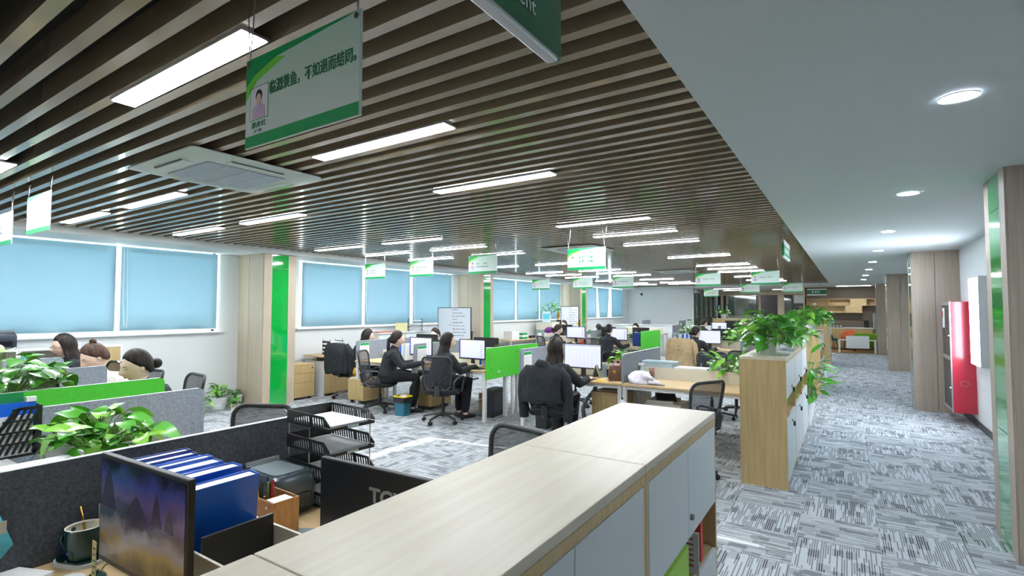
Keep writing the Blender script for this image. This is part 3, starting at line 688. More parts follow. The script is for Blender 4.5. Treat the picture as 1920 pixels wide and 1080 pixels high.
def seated(lbl, loc, rz, head=(0, .13, 1.12), hyaw=0., pitch=.25, armL=None, armR=None, top='cloth_b', hair='bun', hairm='hair', vox=.012, face=True, shoe='black', legs=True, glasses=False, collar=None, elbowL=None, elbowR=None, knee=.44, hs=1.06):
    """seated person facing local +y, hips over the seat; arms are wrist targets in local space"""
    t = thing('person', lbl, 'person', (loc[0], loc[1], 0), rz, 'people working at the desks')
    hd = Vector(head); hips = Vector((0, -.03, .605)); nb = hd + Vector((0, -.045, -.15)); ch = hips.lerp(nb, .72) + Vector((0, -.015, 0)); wa = hips.lerp(nb, .35) + Vector((0, -.02, 0))
    parts = []   # (material index, [(p, rx, ry)])
    def limb(mi, pts, n=14):
        parts.append((mi, pts))
    SK, TOP, TR, SH = 0, 1, 2, 3
    limb(TOP, [(hips + Vector((0, .02, -.085)), .17, .14), (hips, .195, .155), (wa, .175, .132), (ch, .19, .135), (nb + Vector((0, -.012, -.075)), .175, .105), (nb + Vector((0, .0, -.01)), .085, .075), (nb + Vector((0, .006, .03)), .062, .06)])
    limb(SK, [(nb + Vector((0, 0, -.04)), .05, .05), (nb + Vector((0, .012, .05)), .048, .05), (hd + Vector((0, -.015, -.05)), .05, .055)])
    armL = Vector(armL or (-.17, .42, .79)); armR = Vector(armR or (.17, .42, .79))
    for s, w, el in ((-1, armL, elbowL), (1, armR, elbowR)):
        sh = nb + Vector((s * .172, -.012, -.085)); e = Vector(el) if el else (sh + w) / 2 + Vector((s * .07, -.09, -.115))
        limb(TOP, [(sh + Vector((-s * .06, 0, .01)), .075, .075), (sh, .074, .078), (sh.lerp(e, .5), .064, .066), (e, .056, .058), (e.lerp(w, .5), .051, .052), (e.lerp(w, .93), .044, .044)])
        limb(SK, [(e.lerp(w, .85), .024, .026), (w, .024, .022), (w + (w - e).normalized() * .03, .03, .018)])
    if legs:
        for s in (-1, 1):
            k_ = Vector((s * .11, knee, .555)); a_ = Vector((s * .10, knee - .06, .10))
            limb(TR, [(hips + Vector((s * .09, .0, -.02)), .105, .1), (hips.lerp(k_, .5) + Vector((s * .06, 0, 0)), .095, .09), (k_, .075, .075), (k_.lerp(a_, .35) + Vector((0, -.02, 0)), .072, .074), (a_ + Vector((0, 0, .03)), .06, .062)])
            limb(SK, [(a_ + Vector((0, 0, .06)), .034, .036), (a_ + Vector((0, 0, -.03)), .036, .04)])
            limb(SH, [(a_ + Vector((0, -.07, -.062)), .03, .03), (a_ + Vector((0, 0, -.05)), .04, .045), (a_ + Vector((0, .09, -.064)), .042, .032), (a_ + Vector((0, .17, -.074)), .03, .02)])
    mb = MB()
    for mi, pts in parts:
        P = [p[0] for p in pts]; rings = []
        for i, (p, rx, ry) in enumerate(pts):
            d = (P[min(i + 1, len(P) - 1)] - P[max(i - 1, 0)]).normalized(); a = Vector((1, 0, 0)); a = (a - d * a.dot(d)).normalized(); b = d.cross(a)
            rings.append([tuple(p + a * math.cos(q) * rx + b * math.sin(q) * ry) for q in [k * 2 * math.pi / 14 for k in range(14)]])
        d0 = (P[1] - P[0]).normalized() * min(pts[0][1], pts[0][2]) * .6; d1 = (P[-1] - P[-2]).normalized() * min(pts[-1][1], pts[-1][2]) * .6
        rings = [[tuple(Vector(v).lerp(P[0], .5) - d0) for v in rings[0]]] + rings + [[tuple(Vector(v).lerp(P[-1], .5) + d1) for v in rings[-1]]]
        mb.loft(rings)
    hr, Mx = head_rings(hd, hyaw, hs, pitch); mb.loft(hr)
    for s in (-1, 1):
        q = MB(); q.ell((0, 0, 0), (.008, .018, .028), 8, 6); e = Mx @ Matrix.Translation((s * .074, -.008, -.01)); mb.add([tuple(e @ Vector(v)) for v in q.v], q.f)
    me = mb.mesh('body', [M['skin']]); o = link('body', me); md = o.modifiers.new('r', 'REMESH'); md.mode = 'VOXEL'; md.voxel_size = vox; md.use_smooth_shade = True
    sm = o.modifiers.new('s', 'SMOOTH'); sm.factor = .5; sm.iterations = 1
    dg = bpy.context.evaluated_depsgraph_get(); me2 = bpy.data.meshes.new_from_object(o.evaluated_get(dg), depsgraph=dg); bpy.data.objects.remove(o); bpy.data.meshes.remove(me)
    nv = len(me2.polygons); C = np.empty(nv * 3); me2.polygons.foreach_get('center', C); C = C.reshape(-1, 3); best = np.full(nv, 9e9); idx = np.zeros(nv, int)
    for mi, pts in parts:
        for (p0, r0, q0), (p1, r1, q1) in zip(pts, pts[1:]):
            a = np.array(p0); b = np.array(p1); ab = b - a; tt = np.clip(((C - a) @ ab) / (ab @ ab), 0, 1); dd = np.linalg.norm(C - (a + tt[:, None] * ab), axis=1) / (np.maximum(r0, q0) * (1 - tt) + np.maximum(r1, q1) * tt) * (1 if mi else .92)
            u = dd < best; best[u] = dd[u]; idx[u] = mi
    dd = np.linalg.norm((C - np.array(hd)) / np.array((.08 * hs, .1 * hs, .124 * hs)), axis=1); idx[dd < best] = 0; idx[dd < 1.05] = 0
    me2.materials.clear()
    for m in (M['skin'], M[top], M['trouser'], M[shoe]): me2.materials.append(m)
    # hands with five fingers, joined to the same mesh
    hb = MB()
    for s, w, el in ((-1, armL, elbowL), (1, armR, elbowR)):
        sh = nb + Vector((s * .172, -.012, -.085)); e = Vector(el) if el else (sh + w) / 2 + Vector((s * .07, -.09, -.115))
        d = (w - e); d.z *= .3; d.normalize(); sd = Vector((d.y, -d.x, 0)).normalized(); up = Vector((0, 0, 1))
        hb.tube([tuple(w - d * .01), tuple(w + d * .03), tuple(w + d * .075)], [(.024, .016), (.036, .015), (.038, .012)], 10)
        for q, (off, ln) in enumerate(((-.028, .062), (-.010, .074), (.010, .07), (.028, .055))):
            b0 = w + d * .07 + sd * off; hb.tube([tuple(b0), tuple(b0 + d * ln * .5 + up * .006), tuple(b0 + d * ln * .8 - up * .008), tuple(b0 + d * ln - up * .02)], [.009, .0085, .008, .006], 8)
        b0 = w + d * .02 - sd * s * .03; hb.tube([tuple(b0), tuple(b0 + d * .03 - sd * s * .02), tuple(b0 + d * .06 - sd * s * .022 - up * .008)], [.011, .01, .007], 8)
    hm = hb.mesh('hands', [M['skin']], True)
    import bmesh
    bm = bmesh.new(); bm.from_mesh(me2)
    bm.faces.ensure_lookup_table()
    for f, i in zip(bm.faces, idx): f.material_index = int(i); f.smooth = True
    n0 = len(bm.faces); bm.from_mesh(hm); bm.to_mesh(me2); bm.free(); bpy.data.meshes.remove(hm)
    me2.name = 'body'; link('body', me2, t)
    # hair
    def put(o):
        o.matrix_local = Mx; return o
    if face:
        for s in (-1, 1):
            e = MB(); e.ell((s * .031, .081, .006), (.012, .006, .004), 10, 6); put(e.build('eye', M['black_g'], t, smooth=True))
            e = MB(); e.tube([(s * .014, .094, .026), (s * .03, .091, .031), (s * .046, .080, .027)], [.0016, .0022, .0012], 6); put(e.build('eyebrow', M['hair'], t, smooth=True))
        e = MB(); e.ell((0, .0965, -.056), (.02, .006, .007), 12, 6); put(e.build('lips', M['lips'], t, smooth=True))
    if glasses:
        e = MB()
        for s in (-1, 1):
            e.tube([(s * .032 + .024 * math.cos(a), .104, .0 + .021 * math.sin(a)) for a in [q * math.pi / 8 for q in range(17)]], .0018, 5, cap=False); e.tube([(s * .056, .103, .004), (s * .076, .05, .006), (s * .078, -.01, .004)], .0015, 5)
        e.tube([(-.009, .106, .003), (.009, .106, .003)], .0016, 5); put(e.build('glasses', M['black_g'], t, smooth=True))
    ln = {'bun': 0, 'bob': .14, 'long': .34, 'pony': 0, 'short': 0, 'tail': 0}[hair]; n = 40; m = 14; rings = []
    for i in range(m + 1):
        ring = []
        for k in range(n):
            a = 2 * math.pi * k / n; f = math.cos(a)          # f 1 = face
            lim = R(118) if f < -.45 else (R(118) - min(1, (f + .45) / 1.45) ** .9 * R(74) if hair in ('bun', 'pony', 'short', 'tail') else R(118) - min(1, max(0, f - .15) / .6) * R(68))
            u = min(1, i / 9); th = max(.02, lim * u); rr = 1.10 - .055 * u ** 3 * (1 if f > -.3 else 0) + .012 * math.sin(k * 2.3) * u + .01 * math.sin(k * 5.1)
            X = .0755 * rr * math.sin(th) * math.sin(a); Y = .098 * rr * math.sin(th) * f - .006; Z = .121 * rr * math.cos(th) - .0
            if i > 9 and ln and f < .35:
                d = (i - 9) / (m - 9) * ln * (1 if f < -.1 else max(.55, 1 - (f + .1) * .8)); Z -= d; Y -= .02 * (d / ln if ln else 0) - (.02 if f > 0 else 0); st_ = 1 + .045 * math.sin(k * 2.9 + i) ; X *= st_; X *= 1 + (.10 + (2.6 * d if hair == 'long' else .8 * d)); Y -= .10 * d if hair == 'long' else 0
            ring.append((X, Y, Z))
        rings.append(ring)
    hb = MB(); hb.loft(rings, cap=False); hb.f.append(tuple(range(n))); hb.mi.append(0); ho = put(hb.build('hair', M[hairm], t, smooth=True, ang=180)); sd = ho.modifiers.new('s', 'SOLIDIFY'); sd.thickness = .012; sd.offset = -.6
    if hair == 'bun': put(MB().ell((0, -.13, -.03), (.042, .04, .04), 14, 9).build('hair_bun', M[hairm], t, smooth=True))
    if hair == 'tail': put(MB().ell((0, -.06, .125), (.028, .028, .03), 14, 9).build('hair_bun', M[hairm], t, smooth=True))
    if hair == 'pony': put(MB().tube([(0, -.1, .02), (0, -.135, -.02), (0, -.13, -.12), (.01, -.12, -.25), (.015, -.12, -.36)], [.022, .026, .026, .022, .008], 10).build('ponytail', M[hairm], t, smooth=True))
    if collar:
        e = MB(); c = nb + Vector((0, .01, .0)); e.tube([tuple(c + Vector((.062 * math.cos(a), .062 * math.sin(a), .012 * math.sin(a) * -1 + .012))) for a in [R(90 + 40 + q * 28) for q in range(11)]], [(.008, .02)] * 11, 6); e.build('collar', M[collar], t, smooth=True)
    return t

# ---------------------------------------------------------------- cloth on chair backs
def drape(name, lbl, cat, x, y, rz, m, w=.235, z1=1.0, z0=.45, th=.07, sleeves=True, hood=False, seed=0, flare=.04, zs=None):
    """garment hung over a chair back; chair faces +y"""
    zs = zs if zs is not None else z0 - .03
    rnd = random.Random(seed); t = thing(name, lbl, cat, (x, y, 0), rz)
    rings = []; n = 28
    for i in range(12):
        u = i / 11; z = z1 + .012 - (z1 - z0) * u; by = -.225 - .10 * (z - .5) - .02
        W = (w - .03 * (1 - min(1, u * 5))) + flare * u; T = (.035 + th * min(1, u * 4))
        ring = []
        for k in range(n):
            a = 2 * math.pi * k / n; sx = math.copysign(abs(math.cos(a)) ** .55, math.cos(a)); sy = math.copysign(abs(math.sin(a)) ** .7, math.sin(a)); f = 1 + u * .16 * math.sin(k * 2.1 + i * .35 + seed) + .05 * math.sin(k * 3.7 + seed)
            ring.append((W * sx * f, by - .03 + T * sy * f * (1.15 if sy < 0 else .6), z + (.02 * math.sin(k * 1.7 + seed) if i == 11 else 0)))
        rings.append(ring)
    mb = MB(); mb.loft(rings); mb.build('cloth_body', m, t, smooth=True, ang=180)
    if sleeves:
        for s in (-1, 1):
            MB().tube([(s * (w - .04), -.28, z1 - .02), (s * (w + .03), -.27, z1 - .12), (s * (w + .055), -.25, z1 - .3), (s * (w + .05), -.24, min(z1 - .46, zs + .12)), (s * (w + .045), -.23, zs)], [(.05, .045), (.065, .065), (.06, .07), (.055, .065), (.055, .05)], 12).build('sleeve', m, t, smooth=True, ang=180)
    if hood:
        MB().tube([(-.09, -.30, z1 + .0), (-.03, -.33, z1 + .035), (.05, -.34, z1 + .02), (.10, -.33, z1 - .07)], [(.03, .035), (.055, .05), (.06, .055), (.03, .04)], 12).build('hood', m, t, smooth=True, ang=180)
    return t

# ================================================================ corridor cabinets
def cabinet(lbl, y0, y1, x0=-.93, x1=-.50, locks='key', niche=True, H=1.2, knob=True):
    """doors face +x"""
    t = thing('storage_cabinet', lbl, 'cabinet', ((x0 + x1) / 2, (y0 + y1) / 2, 0), 0, 'oak and white storage cabinets')
    w, d = (x1 - x0) / 2, (y1 - y0) / 2 - .0015
    MB().box(-w, w, -d, d, H - .025, H).build('top', M['oaktop'], t, bev=.002)
    for s in (-1, 1): MB().box(-w, w - .001, d - .018 if s > 0 else -d, d if s > 0 else -d + .018, 0, H - .0255).build('side_panel', M['oak'], t)
    bx('back_panel', M['oak'], t, -w, -w + .012, -d + .018, d - .018, .02, H - .026)
    for z in (.05, .63, .815): bx('shelf', M['oak'], t, -w + .012, w - .02, -d + .018, d - .018, z - .018, z)
    bx('top_rail', M['oak'], t, w - .02, w - .001, -d + .018, d - .018, H - .055, H - .026)
    for z0, z1 in ((.06, .622), (.82, H - .058)):
        for s in (-1, 1):
            dd = MB().box(w - .018, w, .002 if s > 0 else -d + .020, d - .020 if s > 0 else -.002, z0, z1).build('door', M['white_door'], t, bev=.0015)
            if s > 0 and knob:
                zz = z0 + .07 if z0 > .5 else z1 - .07
                MB().tube([(w, .03, zz), (w + .012, .03, zz)], .011, 12).build('lock', M['steel'], dd, smooth=True)
                if locks == 'key': MB().box(w + .012, w + .03, .022, .038, zz - .055, zz - .01).build('key', M['black'], dd)
    bx('niche_panel', M['lime'], t, w - .018, w - .002, -d + .018, -.0, .632, .796) if niche else None
    bx('niche_panel', M['lime'], t, -w + .02, w - .02, -.006, .006, .632, .796) if not niche else None
    return t
cabinet('near storage cabinet at the far end of the foreground row, with red folder', 1.475, 2.40, locks='none')
cabinet('foreground storage cabinet in the middle of the near row', .55, 1.475, locks='none')
cabinet('foreground storage cabinet closest to the camera, cut off at the bottom', -.375, .55, locks='none')
t = thing('folder', 'red folder standing in the niche of the near cabinet', 'folder', (-.62, 2.2, .63)); MB().box(-.1, .1, -.006, .03, 0, .17).build('cover', M['redbook'], t); MB().box(-.095, .098, -.003, .027, .003, .166).build('pages', M['paper'], t)
t = thing('leaflet', 'printed paper leaflet leaning beside the red folder in the cabinet niche', 'leaflet', (-.56, 2.08, .63)); MB().box(-.06, .06, -.003, .003, 0, .16).build('sheet', M['paper'], t)
g = MB()
for k in range(6): g.box(-.05, .04, -.0036, -.003, .03 + k * .02, .036 + k * .02)
g.build('print', M['redbook'], t)
for k, (a, b) in enumerate(((5.36, 6.28), (6.28, 7.2), (7.2, 8.12))):
    cabinet('second row storage cabinet with oak end panel, %s' % ('nearest the camera', 'middle of three', 'farthest of three')[k], a, b, -.89, -.49, niche=False)
for k, (a, b) in enumerate(((11.75, 12.67), (12.67, 13.59))):
    cabinet('third row storage cabinet beside the corridor, %s' % ('nearer unit with plants on top', 'farther unit')[k], a, b, -.88, -.47, niche=False)
for k, (a, b) in enumerate(((17.4, 18.3), (18.3, 19.2))):
    cabinet('last row storage cabinet beside the corridor, %s' % ('nearer unit', 'farther unit')[k], a, b, -.88, -.45, niche=False)
t = thing('carton', 'small brown carton with black top in the niche of the second row cabinet', 'box', (-.58, 5.6, .632)); MB().box(-.08, .08, -.12, .12, 0, .1).build('body', M['carton'], t); MB().box(-.07, .07, -.1, .1, .1, .15).build('lid', M['black'], t, bev=.01)
potted('bushy pothos in a large white pot at the near end of the second cabinet row', -.68, 5.75, 1.2, .095, .17, 95, .24, .24, .26, 1.15, seed=3, low=-.35)
potted('bushy pothos in a white pot in the middle of the second cabinet row', -.66, 6.5, 1.2, .085, .15, 75, .24, .26, .25, 1.2, seed=5, low=-.2)
potted('pothos in a white pot at the far end of the second cabinet row', -.64, 7.3, 1.2, .085, .15, 70, .24, .26, .24, 1.2, seed=6, low=-.2)
potted('dense green plant in a white pot at the near end of the third cabinet row', -.7, 11.95, 1.2, .11, .2, 90, .36, .3, .3, 1.3, True, seed=8)
potted('dense green plant in a white pot at the far end of the third cabinet row', -.66, 12.75, 1.2, .11, .2, 90, .36, .34, .32, 1.3, True, seed=9)
potted('dense green plant on the last cabinet row in front of the dark doors', -.9, 18.0, 1.2, .11, .2, 70, .4, .34, .36, 1.5, True, seed=19)
t = thing('paper_roll', 'white plastic bag and paper lying beside the pots on the second cabinet row', 'bag', (-.56, 6.1, 1.2)); MB().ell((0, .1, .045), (.07, .12, .045), 14, 8).build('bag', M['towel'], t, smooth=True); MB().box(-.09, .06, -.22, .02, 0, .012).build('paper_stack', M['paper'], t)
# floor plant beside the cabinets
t = thing('potted_plant', 'tall leafy floor plant leaning into the corridor behind the second cabinet row', 'plant', (-.60, 8.75, 0), 0, 'green potted plants')
white_pot(t, .17, .3); foliage(t, 70, .26, .3, .85, 1.5, True, (.04, .05, .3), False, ('leaf', 'leaf', 'leafd'), 11, low=.1)

# ================================================================ right wall
t = thing('fire_cabinet', 'red wall fire hose cabinet with silver glazed door', 'fire cabinet', (1.37, 10.08, .17))
MB().box(-.13, .128, -.38, .38, 0, 1.59).build('body', M['red'], t, bev=.003)
d = MB().box(-.145, -.131, -.38, -.335, 0, 1.59).box(-.145, -.131, .335, .38, 0, 1.59).box(-.145, -.131, -.335, .335, 0, .05).box(-.145, -.131, -.335, .335, 1.54, 1.59).box(-.145, -.131, -.335, .335, .74, .80).build('door_frame', M['alu'], t)
for a, b in ((.05, .74), (.80, 1.54)): bx('pane', M['scr_off'], d, -.140, -.133, -.335, .335, a, b)
bx('notice', M['paper'], t, -.143, -.1405, .1, .3, 1.2, 1.5); bx('red_notice', M['redbook'], t, -.1455, -.1435, .22, .29, 1.36, 1.45)
for z in (.35, 1.1): MB().tube([(-.146, -.36, z), (-.165, -.36, z)], .012, 8).build('handle', M['alu'], t)
MB().tube([(-.0 + .05 * math.cos(a), -.382, .42 + .035 * math.sin(a)) for a in [q * math.pi / 12 for q in range(25)]], .002, 5, cap=False).build('pull_ring', M['alu'], t)
t = thing('lightbox', 'glowing white lightbox on the wall behind the near column', 'lightbox', (1.45, 9.1, .9))
MB().box(-.045, .048, -.29, .29, 0, 1.18).build('case', M['alu'], t, bev=.003); MB().box(-.052, -.046, -.275, .275, .015, 1.165).build('light_face', M['boxem'], t)

# ================================================================ desk cluster in the foreground
desk('foreground desk with mug, wallpaper monitor and mouse', -2.4, -1.0, .08, .80)
desk('foreground desk with printer, pen box and letter trays', -2.4, -1.0, 1.07, 1.76)
desk('desk left of the charcoal divider, front half with paper boxes', -3.8, -2.4, .08, .80)
desk('desk left of the charcoal divider, rear half', -3.8, -2.4, 1.07, 1.80)
trough('cream centre screen holding the blue binders', -2.4, -1.0, .80, 1.07, z1=.915); trough('cream centre screen holding the white planter', -3.8, -2.4, .80, 1.07, z1=.9)
divider('charcoal felt divider in the foreground behind the mug', -2.41, .06, 1.76, M['felt_d'])
divider('grey felt divider behind the trailing desk plant', -3.81, .10, 1.87, M['felt'])
divider('bright green felt divider at the left edge of the picture', -4.64, .2, 1.97, M['felt_g'])
divider('grey felt divider between the two women in the left row', -6.1, .35, 2.08, M['felt'])
divider('farthest grey felt divider of the left row beneath the woman with glasses', -7.7, .45, 2.2, M['felt'], z1=1.09)
for k, (a, b) in enumerate(((-6.1, -4.66), (-7.7, -6.1), (-8.5, -7.7))):
    dsc = ('behind the green divider', 'between the two grey dividers', 'nearest the window')[k]
    desk('left row desk, front half, ' + dsc, a, b, .3, 1.0); desk('left row desk, rear half, ' + dsc, a, b, 1.25, 1.95); trough('cream centre screen of the left row, ' + dsc, a, b, 1.0, 1.25)
# wallpaper monitor
t = monitor('black monitor showing a dark fantasy landscape wallpaper', -1.76, .70, R(2), w=.53, h=.335, zb=.105, screen='off')
S = [c for c in COL.objects if c.parent == t and c.name.startswith('screen')][0]
wp = bpy.data.materials.new('wallpaper_print'); wp.use_nodes = True; nt = wp.node_tree; P = nt.nodes['Principled BSDF']; N = nt.nodes
tc = N.new('ShaderNodeTexCoord'); sp = N.new('ShaderNodeSeparateXYZ'); no = N.new('ShaderNodeTexNoise'); no.inputs['Scale'].default_value = 9; no.inputs['Detail'].default_value = 6
mr = N.new('ShaderNodeMapRange'); mr.inputs[1].default_value = .12; mr.inputs[2].default_value = .43; ad = N.new('ShaderNodeMath'); ad.operation = 'MULTIPLY_ADD'; ad.inputs[1].default_value = .55
sb = N.new('ShaderNodeMath'); sb.operation = 'SUBTRACT'; sb.inputs[1].default_value = .27; rp = N.new('ShaderNodeValToRGB'); er = rp.color_ramp
cs = [(0, (22, 20, 22)), (.22, (126, 104, 58)), (.36, (120, 112, 116)), (.5, (46, 38, 52)), (.68, (84, 70, 110)), (.84, (52, 58, 120)), (1, (22, 24, 38))]
er.elements[0].position = 0; er.elements[0].color = lin(cs[0][1]) + (1,); er.elements[1].position = 1; er.elements[1].color = lin(cs[-1][1]) + (1,)
for p_, c_ in cs[1:-1]: e = er.elements.new(p_); e.color = lin(c_) + (1,)
nt.links.new(tc.outputs['Object'], sp.inputs[0]); nt.links.new(tc.outputs['Object'], no.inputs['Vector']); nt.links.new(sp.outputs['Z'], mr.inputs[0]); nt.links.new(no.outputs[0], ad.inputs[0]); nt.links.new(mr.outputs[0], ad.inputs[2]); nt.links.new(ad.outputs[0], sb.inputs[0]); nt.links.new(sb.outputs[0], rp.inputs[0])
nt.links.new(rp.outputs[0], P.inputs['Base Color']); nt.links.new(rp.outputs[0], P.inputs['Emission Color']); P.inputs['Emission Strength'].default_value = .16; P.inputs['Roughness'].default_value = .2
S.data.materials[0] = wp
for xx, w_, h_ in ((-.2, .05, .22), (-.02, .06, .12), (.10, .03, .17), (.17, .025, .12)): g = MB(); g.prism([(xx - w_, .28), (xx + w_, .28), (xx + w_ * .6, .28 + h_ * .3), (xx + w_ * .3, .28 + h_ * .45), (xx, .28 + h_ * .55), (xx - w_ * .4, .28 + h_ * .4)], -.0102, -.0096); g.build('wallpaper_tower', mat('wallpaper_dark', (58, 46, 72), .3, emit=.05), S)
monitor('black monitor seen from behind with a silver maker logo', -1.22, 1.14, math.pi + R(2), w=.56, h=.33, zb=.075, screen='off', logo='TCL')
# binders in the trough
bo = MB(); 
def binder(lbl, x, y0, th, tilt, m, h=.31, w=.235):
    t = thing('binder', lbl, 'binder', (x, y0, .716), 0, 'blue binders in the foreground'); t.rotation_euler.y = R(tilt)
    for s in (-1, 1): MB().box(s * th / 2 - .0012, s * th / 2 + .0012, -w / 2, w / 2, 0, h).build('cover', m, t)
    MB().box(-th / 2, th / 2, w / 2 - .002, w / 2, 0, h).build('spine', m, t)
    MB().box(-th / 2 + .0015, th / 2 - .0015, -w / 2 + .004, w / 2 - .004, .004, h - .006).build('pages', M['paper'], t)
nm = ['leftmost', 'second', 'third', 'fourth', 'fifth', 'sixth', 'seventh']
x = -2.275
for k, th in enumerate((.045, .05, .06, .045, .07, .06, .065)):
    x += th / 2; binder('%s of the blue binders standing behind the wallpaper monitor' % nm[k], x, .935, th, 0, M['blue_d'] if k < 2 else M['blue'], h=.37 - .006 * (k % 3)); x += th / 2 + .004
binder('rightmost open blue binder with its broad front cover toward the camera', x + .045, .935, .055, 4, M['blue'], h=.36, w=.24)
t = thing('file_rack', 'black file rack end rail beside the rightmost blue binder', 'file rack', (-1.66, .935, .716)); MB().box(-.006, .006, -.115, .115, 0, .24).build('end_plate', M['black'], t); MB().box(-.05, .006, -.115, .115, 0, .005).build('base', M['black'], t)
# mug, warmer and small desk things
t = thing('mug_warmer', 'white and dark green heating pad under the mug', 'mug warmer', (-2.315, .73, .75), R(20)); MB().loft([[(a, b, z) for a, b in rrect(.085, .055, .05, 6)] for z in (0, .014)]).build('base', M['white'], t, smooth=True); MB().loft([[(a, b, z) for a, b in rrect(.078, .05, .046, 6)] for z in (.0145, .020)]).build('plate', M['teal_g'], t, smooth=True); MB().tube([(-.06, 0, .0202), (-.06, 0, .0215)], .004, 8).build('indicator', mat('blue_led', (60, 80, 255), .3, emit=4), t)
t = thing('mug', 'dark green glazed mug with a spoon', 'mug', (-2.30, .735, .7705), R(200)); t.scale = (1.18, 1.18, 1.12)
MB().lathe([(.034, 0), (.038, .003), (.046, .05), (.05, .095), (.0485, .097)], 28, cap=False).build('body', M['teal_g'], t, smooth=True); MB().lathe([(.0, .012), (.034, .012), (.042, .05), (.0478, .097)], 28, cap=False).build('inside', M['cream'], t, smooth=True); MB().lathe([(0.0, .002), (.036, .002)], 20, cap=False).build('bottom', M['teal_g'], t)
MB().lathe([(.0475, .094), (.0485, .097), (.046, .0985), (.0445, .094)], 28, cap=False).build('rim', M['cream'], t, smooth=True)
MB().tube([(.044, 0, .080), (.078, 0, .076), (.09, 0, .04), (.07, 0, .014), (.036, 0, .012)], .0075, 8).build('handle', M['teal_g'], t, smooth=True); MB().tube([(.0, -.01, .02), (.05, -.03, .11), (.07, -.038, .135)], .003, 6).build('spoon', M['gold'], t)
t = thing('coaster', 'round white coaster beside the mug warmer', 'coaster', (-2.19, .66, .75)); MB().lathe([(.045, 0), (.045, .003)], 24).build('disc', M['white'], t); MB().ell((.0, .005, .0036), (.012, .018, .0008), 10, 4).build('print', M['char'], t)
t = thing('mouse', 'glossy dark green computer mouse on the foreground desk', 'mouse', (-2.09, .70, .75), R(60)); MB().ell((0, 0, .014), (.03, .05, .018), 16, 8).build('shell', M['teal_g'], t, smooth=True); MB().tube([(0, .05, .012), (0, .12, .006), (.03, .2, .004)], .002, 5).build('cable', M['black'], t); MB().box(-.003, .003, .02, .034, .028, .033).build('wheel', M['char'], t)
t = thing('sticky_note', 'pale yellow written note hanging below the wallpaper monitor', 'note', (-2.045, .68, .79)); MB().box(-.016, .016, -.001, .001, 0, .115).build('sheet', M['sticky'], t)
g = MB()
for k in range(5): g.box(-.009, .009, -.0016, -.001, .014 + k * .019, .019 + k * .019)
g.build('writing', M['char'], t)
t = thing('paper_stack', 'pile of white papers at the lower left corner of the picture', 'papers', (-2.32, .52, .75), R(12))
for k in range(5): o = MB().box(-.1, .1, -.14, .09, k * .004, k * .004 + .003).build('sheet', M['paper'], t); o.rotation_euler.z = R(4 * k - 6)
t = thing('paper_bag', 'small turquoise bag hooked on the charcoal divider at the left edge', 'bag', (-2.385, .47, .83)); MB().tube([(0, 0, .2), (.02, .01, .12), (.025, .03, .04), (.02, .0, 0)], [(.01, .03), (.012, .05), (.012, .06), (.01, .05)], 8).build('body', M['cyan'], t, smooth=True); MB().box(.03, .033, .04, .07, .08, .12).build('tag', M['cream'], t)
# printer on the desk
t = thing('printer', 'grey and dark laser printer on the foreground desk', 'printer', (-2.215, 1.405, .75))
MB().loft([[(a, b, z) for a, b in rrect(w, d, .05, 5)] for w, d, z in ((.165, .10, 0), (.175, .115, .02), (.175, .115, .12), (.165, .105, .165), (.155, .095, .175))]).build('body', mat('printer_dark', (66, 78, 84), .25), t, smooth=True, ang=35)
MB().loft([[(a + .02, b, z) for a, b in rrect(.11, .075, .03, 4)] for z in (.1755, .179)]).build('output_tray', M['greytec'], t); MB().box(-.15, -.1, -.085, .085, .176, .19).build('feed_slot', M['black'], t, bev=.004); MB().box(-.095, -.085, -.08, .08, .179, .20).build('paper_guide', M['alu'], t)
MB().box(.176, .19, -.06, .06, .03, .09).build('front_flap', M['char'], t, bev=.004)
t = thing('stapler', 'chrome and black hand punch leaning on the printer', 'stapler', (-2.32, 1.245, .75)); MB().tube([(0, 0, 0), (0, .01, .1), (0, .02, .2)], [.012, .01, .012], 8).build('lever', M['black'], t, smooth=True); MB().tube([(0, .02, .2), (0, .021, .215)], .014, 10).build('cap', M['chrome'], t)
# pen box
t = thing('pen_box', 'bamboo pen box full of pens', 'pen box', (-1.965, 1.245, .75), R(-3))
MB().box(-.095, .095, -.055, .055, 0, .006).box(-.095, .095, -.055, -.049, .006, .15).box(-.095, .095, .049, .055, .006, .15).box(.089, .095, -.049, .049, .006, .15).box(-.095, -.089, -.049, .049, .006, .12).box(.0, .006, -.049, .049, .006, .14).build('box', M['kraft'], t)
MB().tube([(.096, -.04, .03), (.096, -.04, .07)], .004, 6).build('hinge', M['steel'], t); MB().tube([(.05, -.056, .125), (.05, -.058, .125)], .006, 8).build('button', M['white'], t); bx('note_pad', M['paper'], t, .02, .08, -.04, .04, .05, .145)
for k in range(9):
    a = random.uniform(-.08, -.01); b = random.uniform(-.035, .035); MB().tube([(a, b, .01), (a + random.uniform(-.03, .03), b + random.uniform(-.03, .03), random.uniform(.17, .215))], .0045, 6).build('pen', [M['black'], M['redbook'], M['black_g'], M['yellow'], M['char'], M['stem']][k % 6], t)
t = thing('phone', 'white phone lying on the foreground desk by the pen box', 'phone', (-1.83, 1.30, .75), R(30)); MB().box(-.075, .075, -.045, .045, 0, .012).build('body', M['white'], t, bev=.005); MB().box(-.068, .068, -.04, .04, .012, .013).build('glass', M['greytec'], t)
t = thing('tape_dispenser', 'clear tape dispenser near the cabinet edge', 'tape dispenser', (-1.66, 1.22, .75), R(40)); MB().box(-.05, .05, -.012, .012, 0, .015).build('base', M['greytec'], t); MB().tube([(0, -.008, .03), (0, .008, .03)], .028, 16).build('roll', M['ltblue'], t)
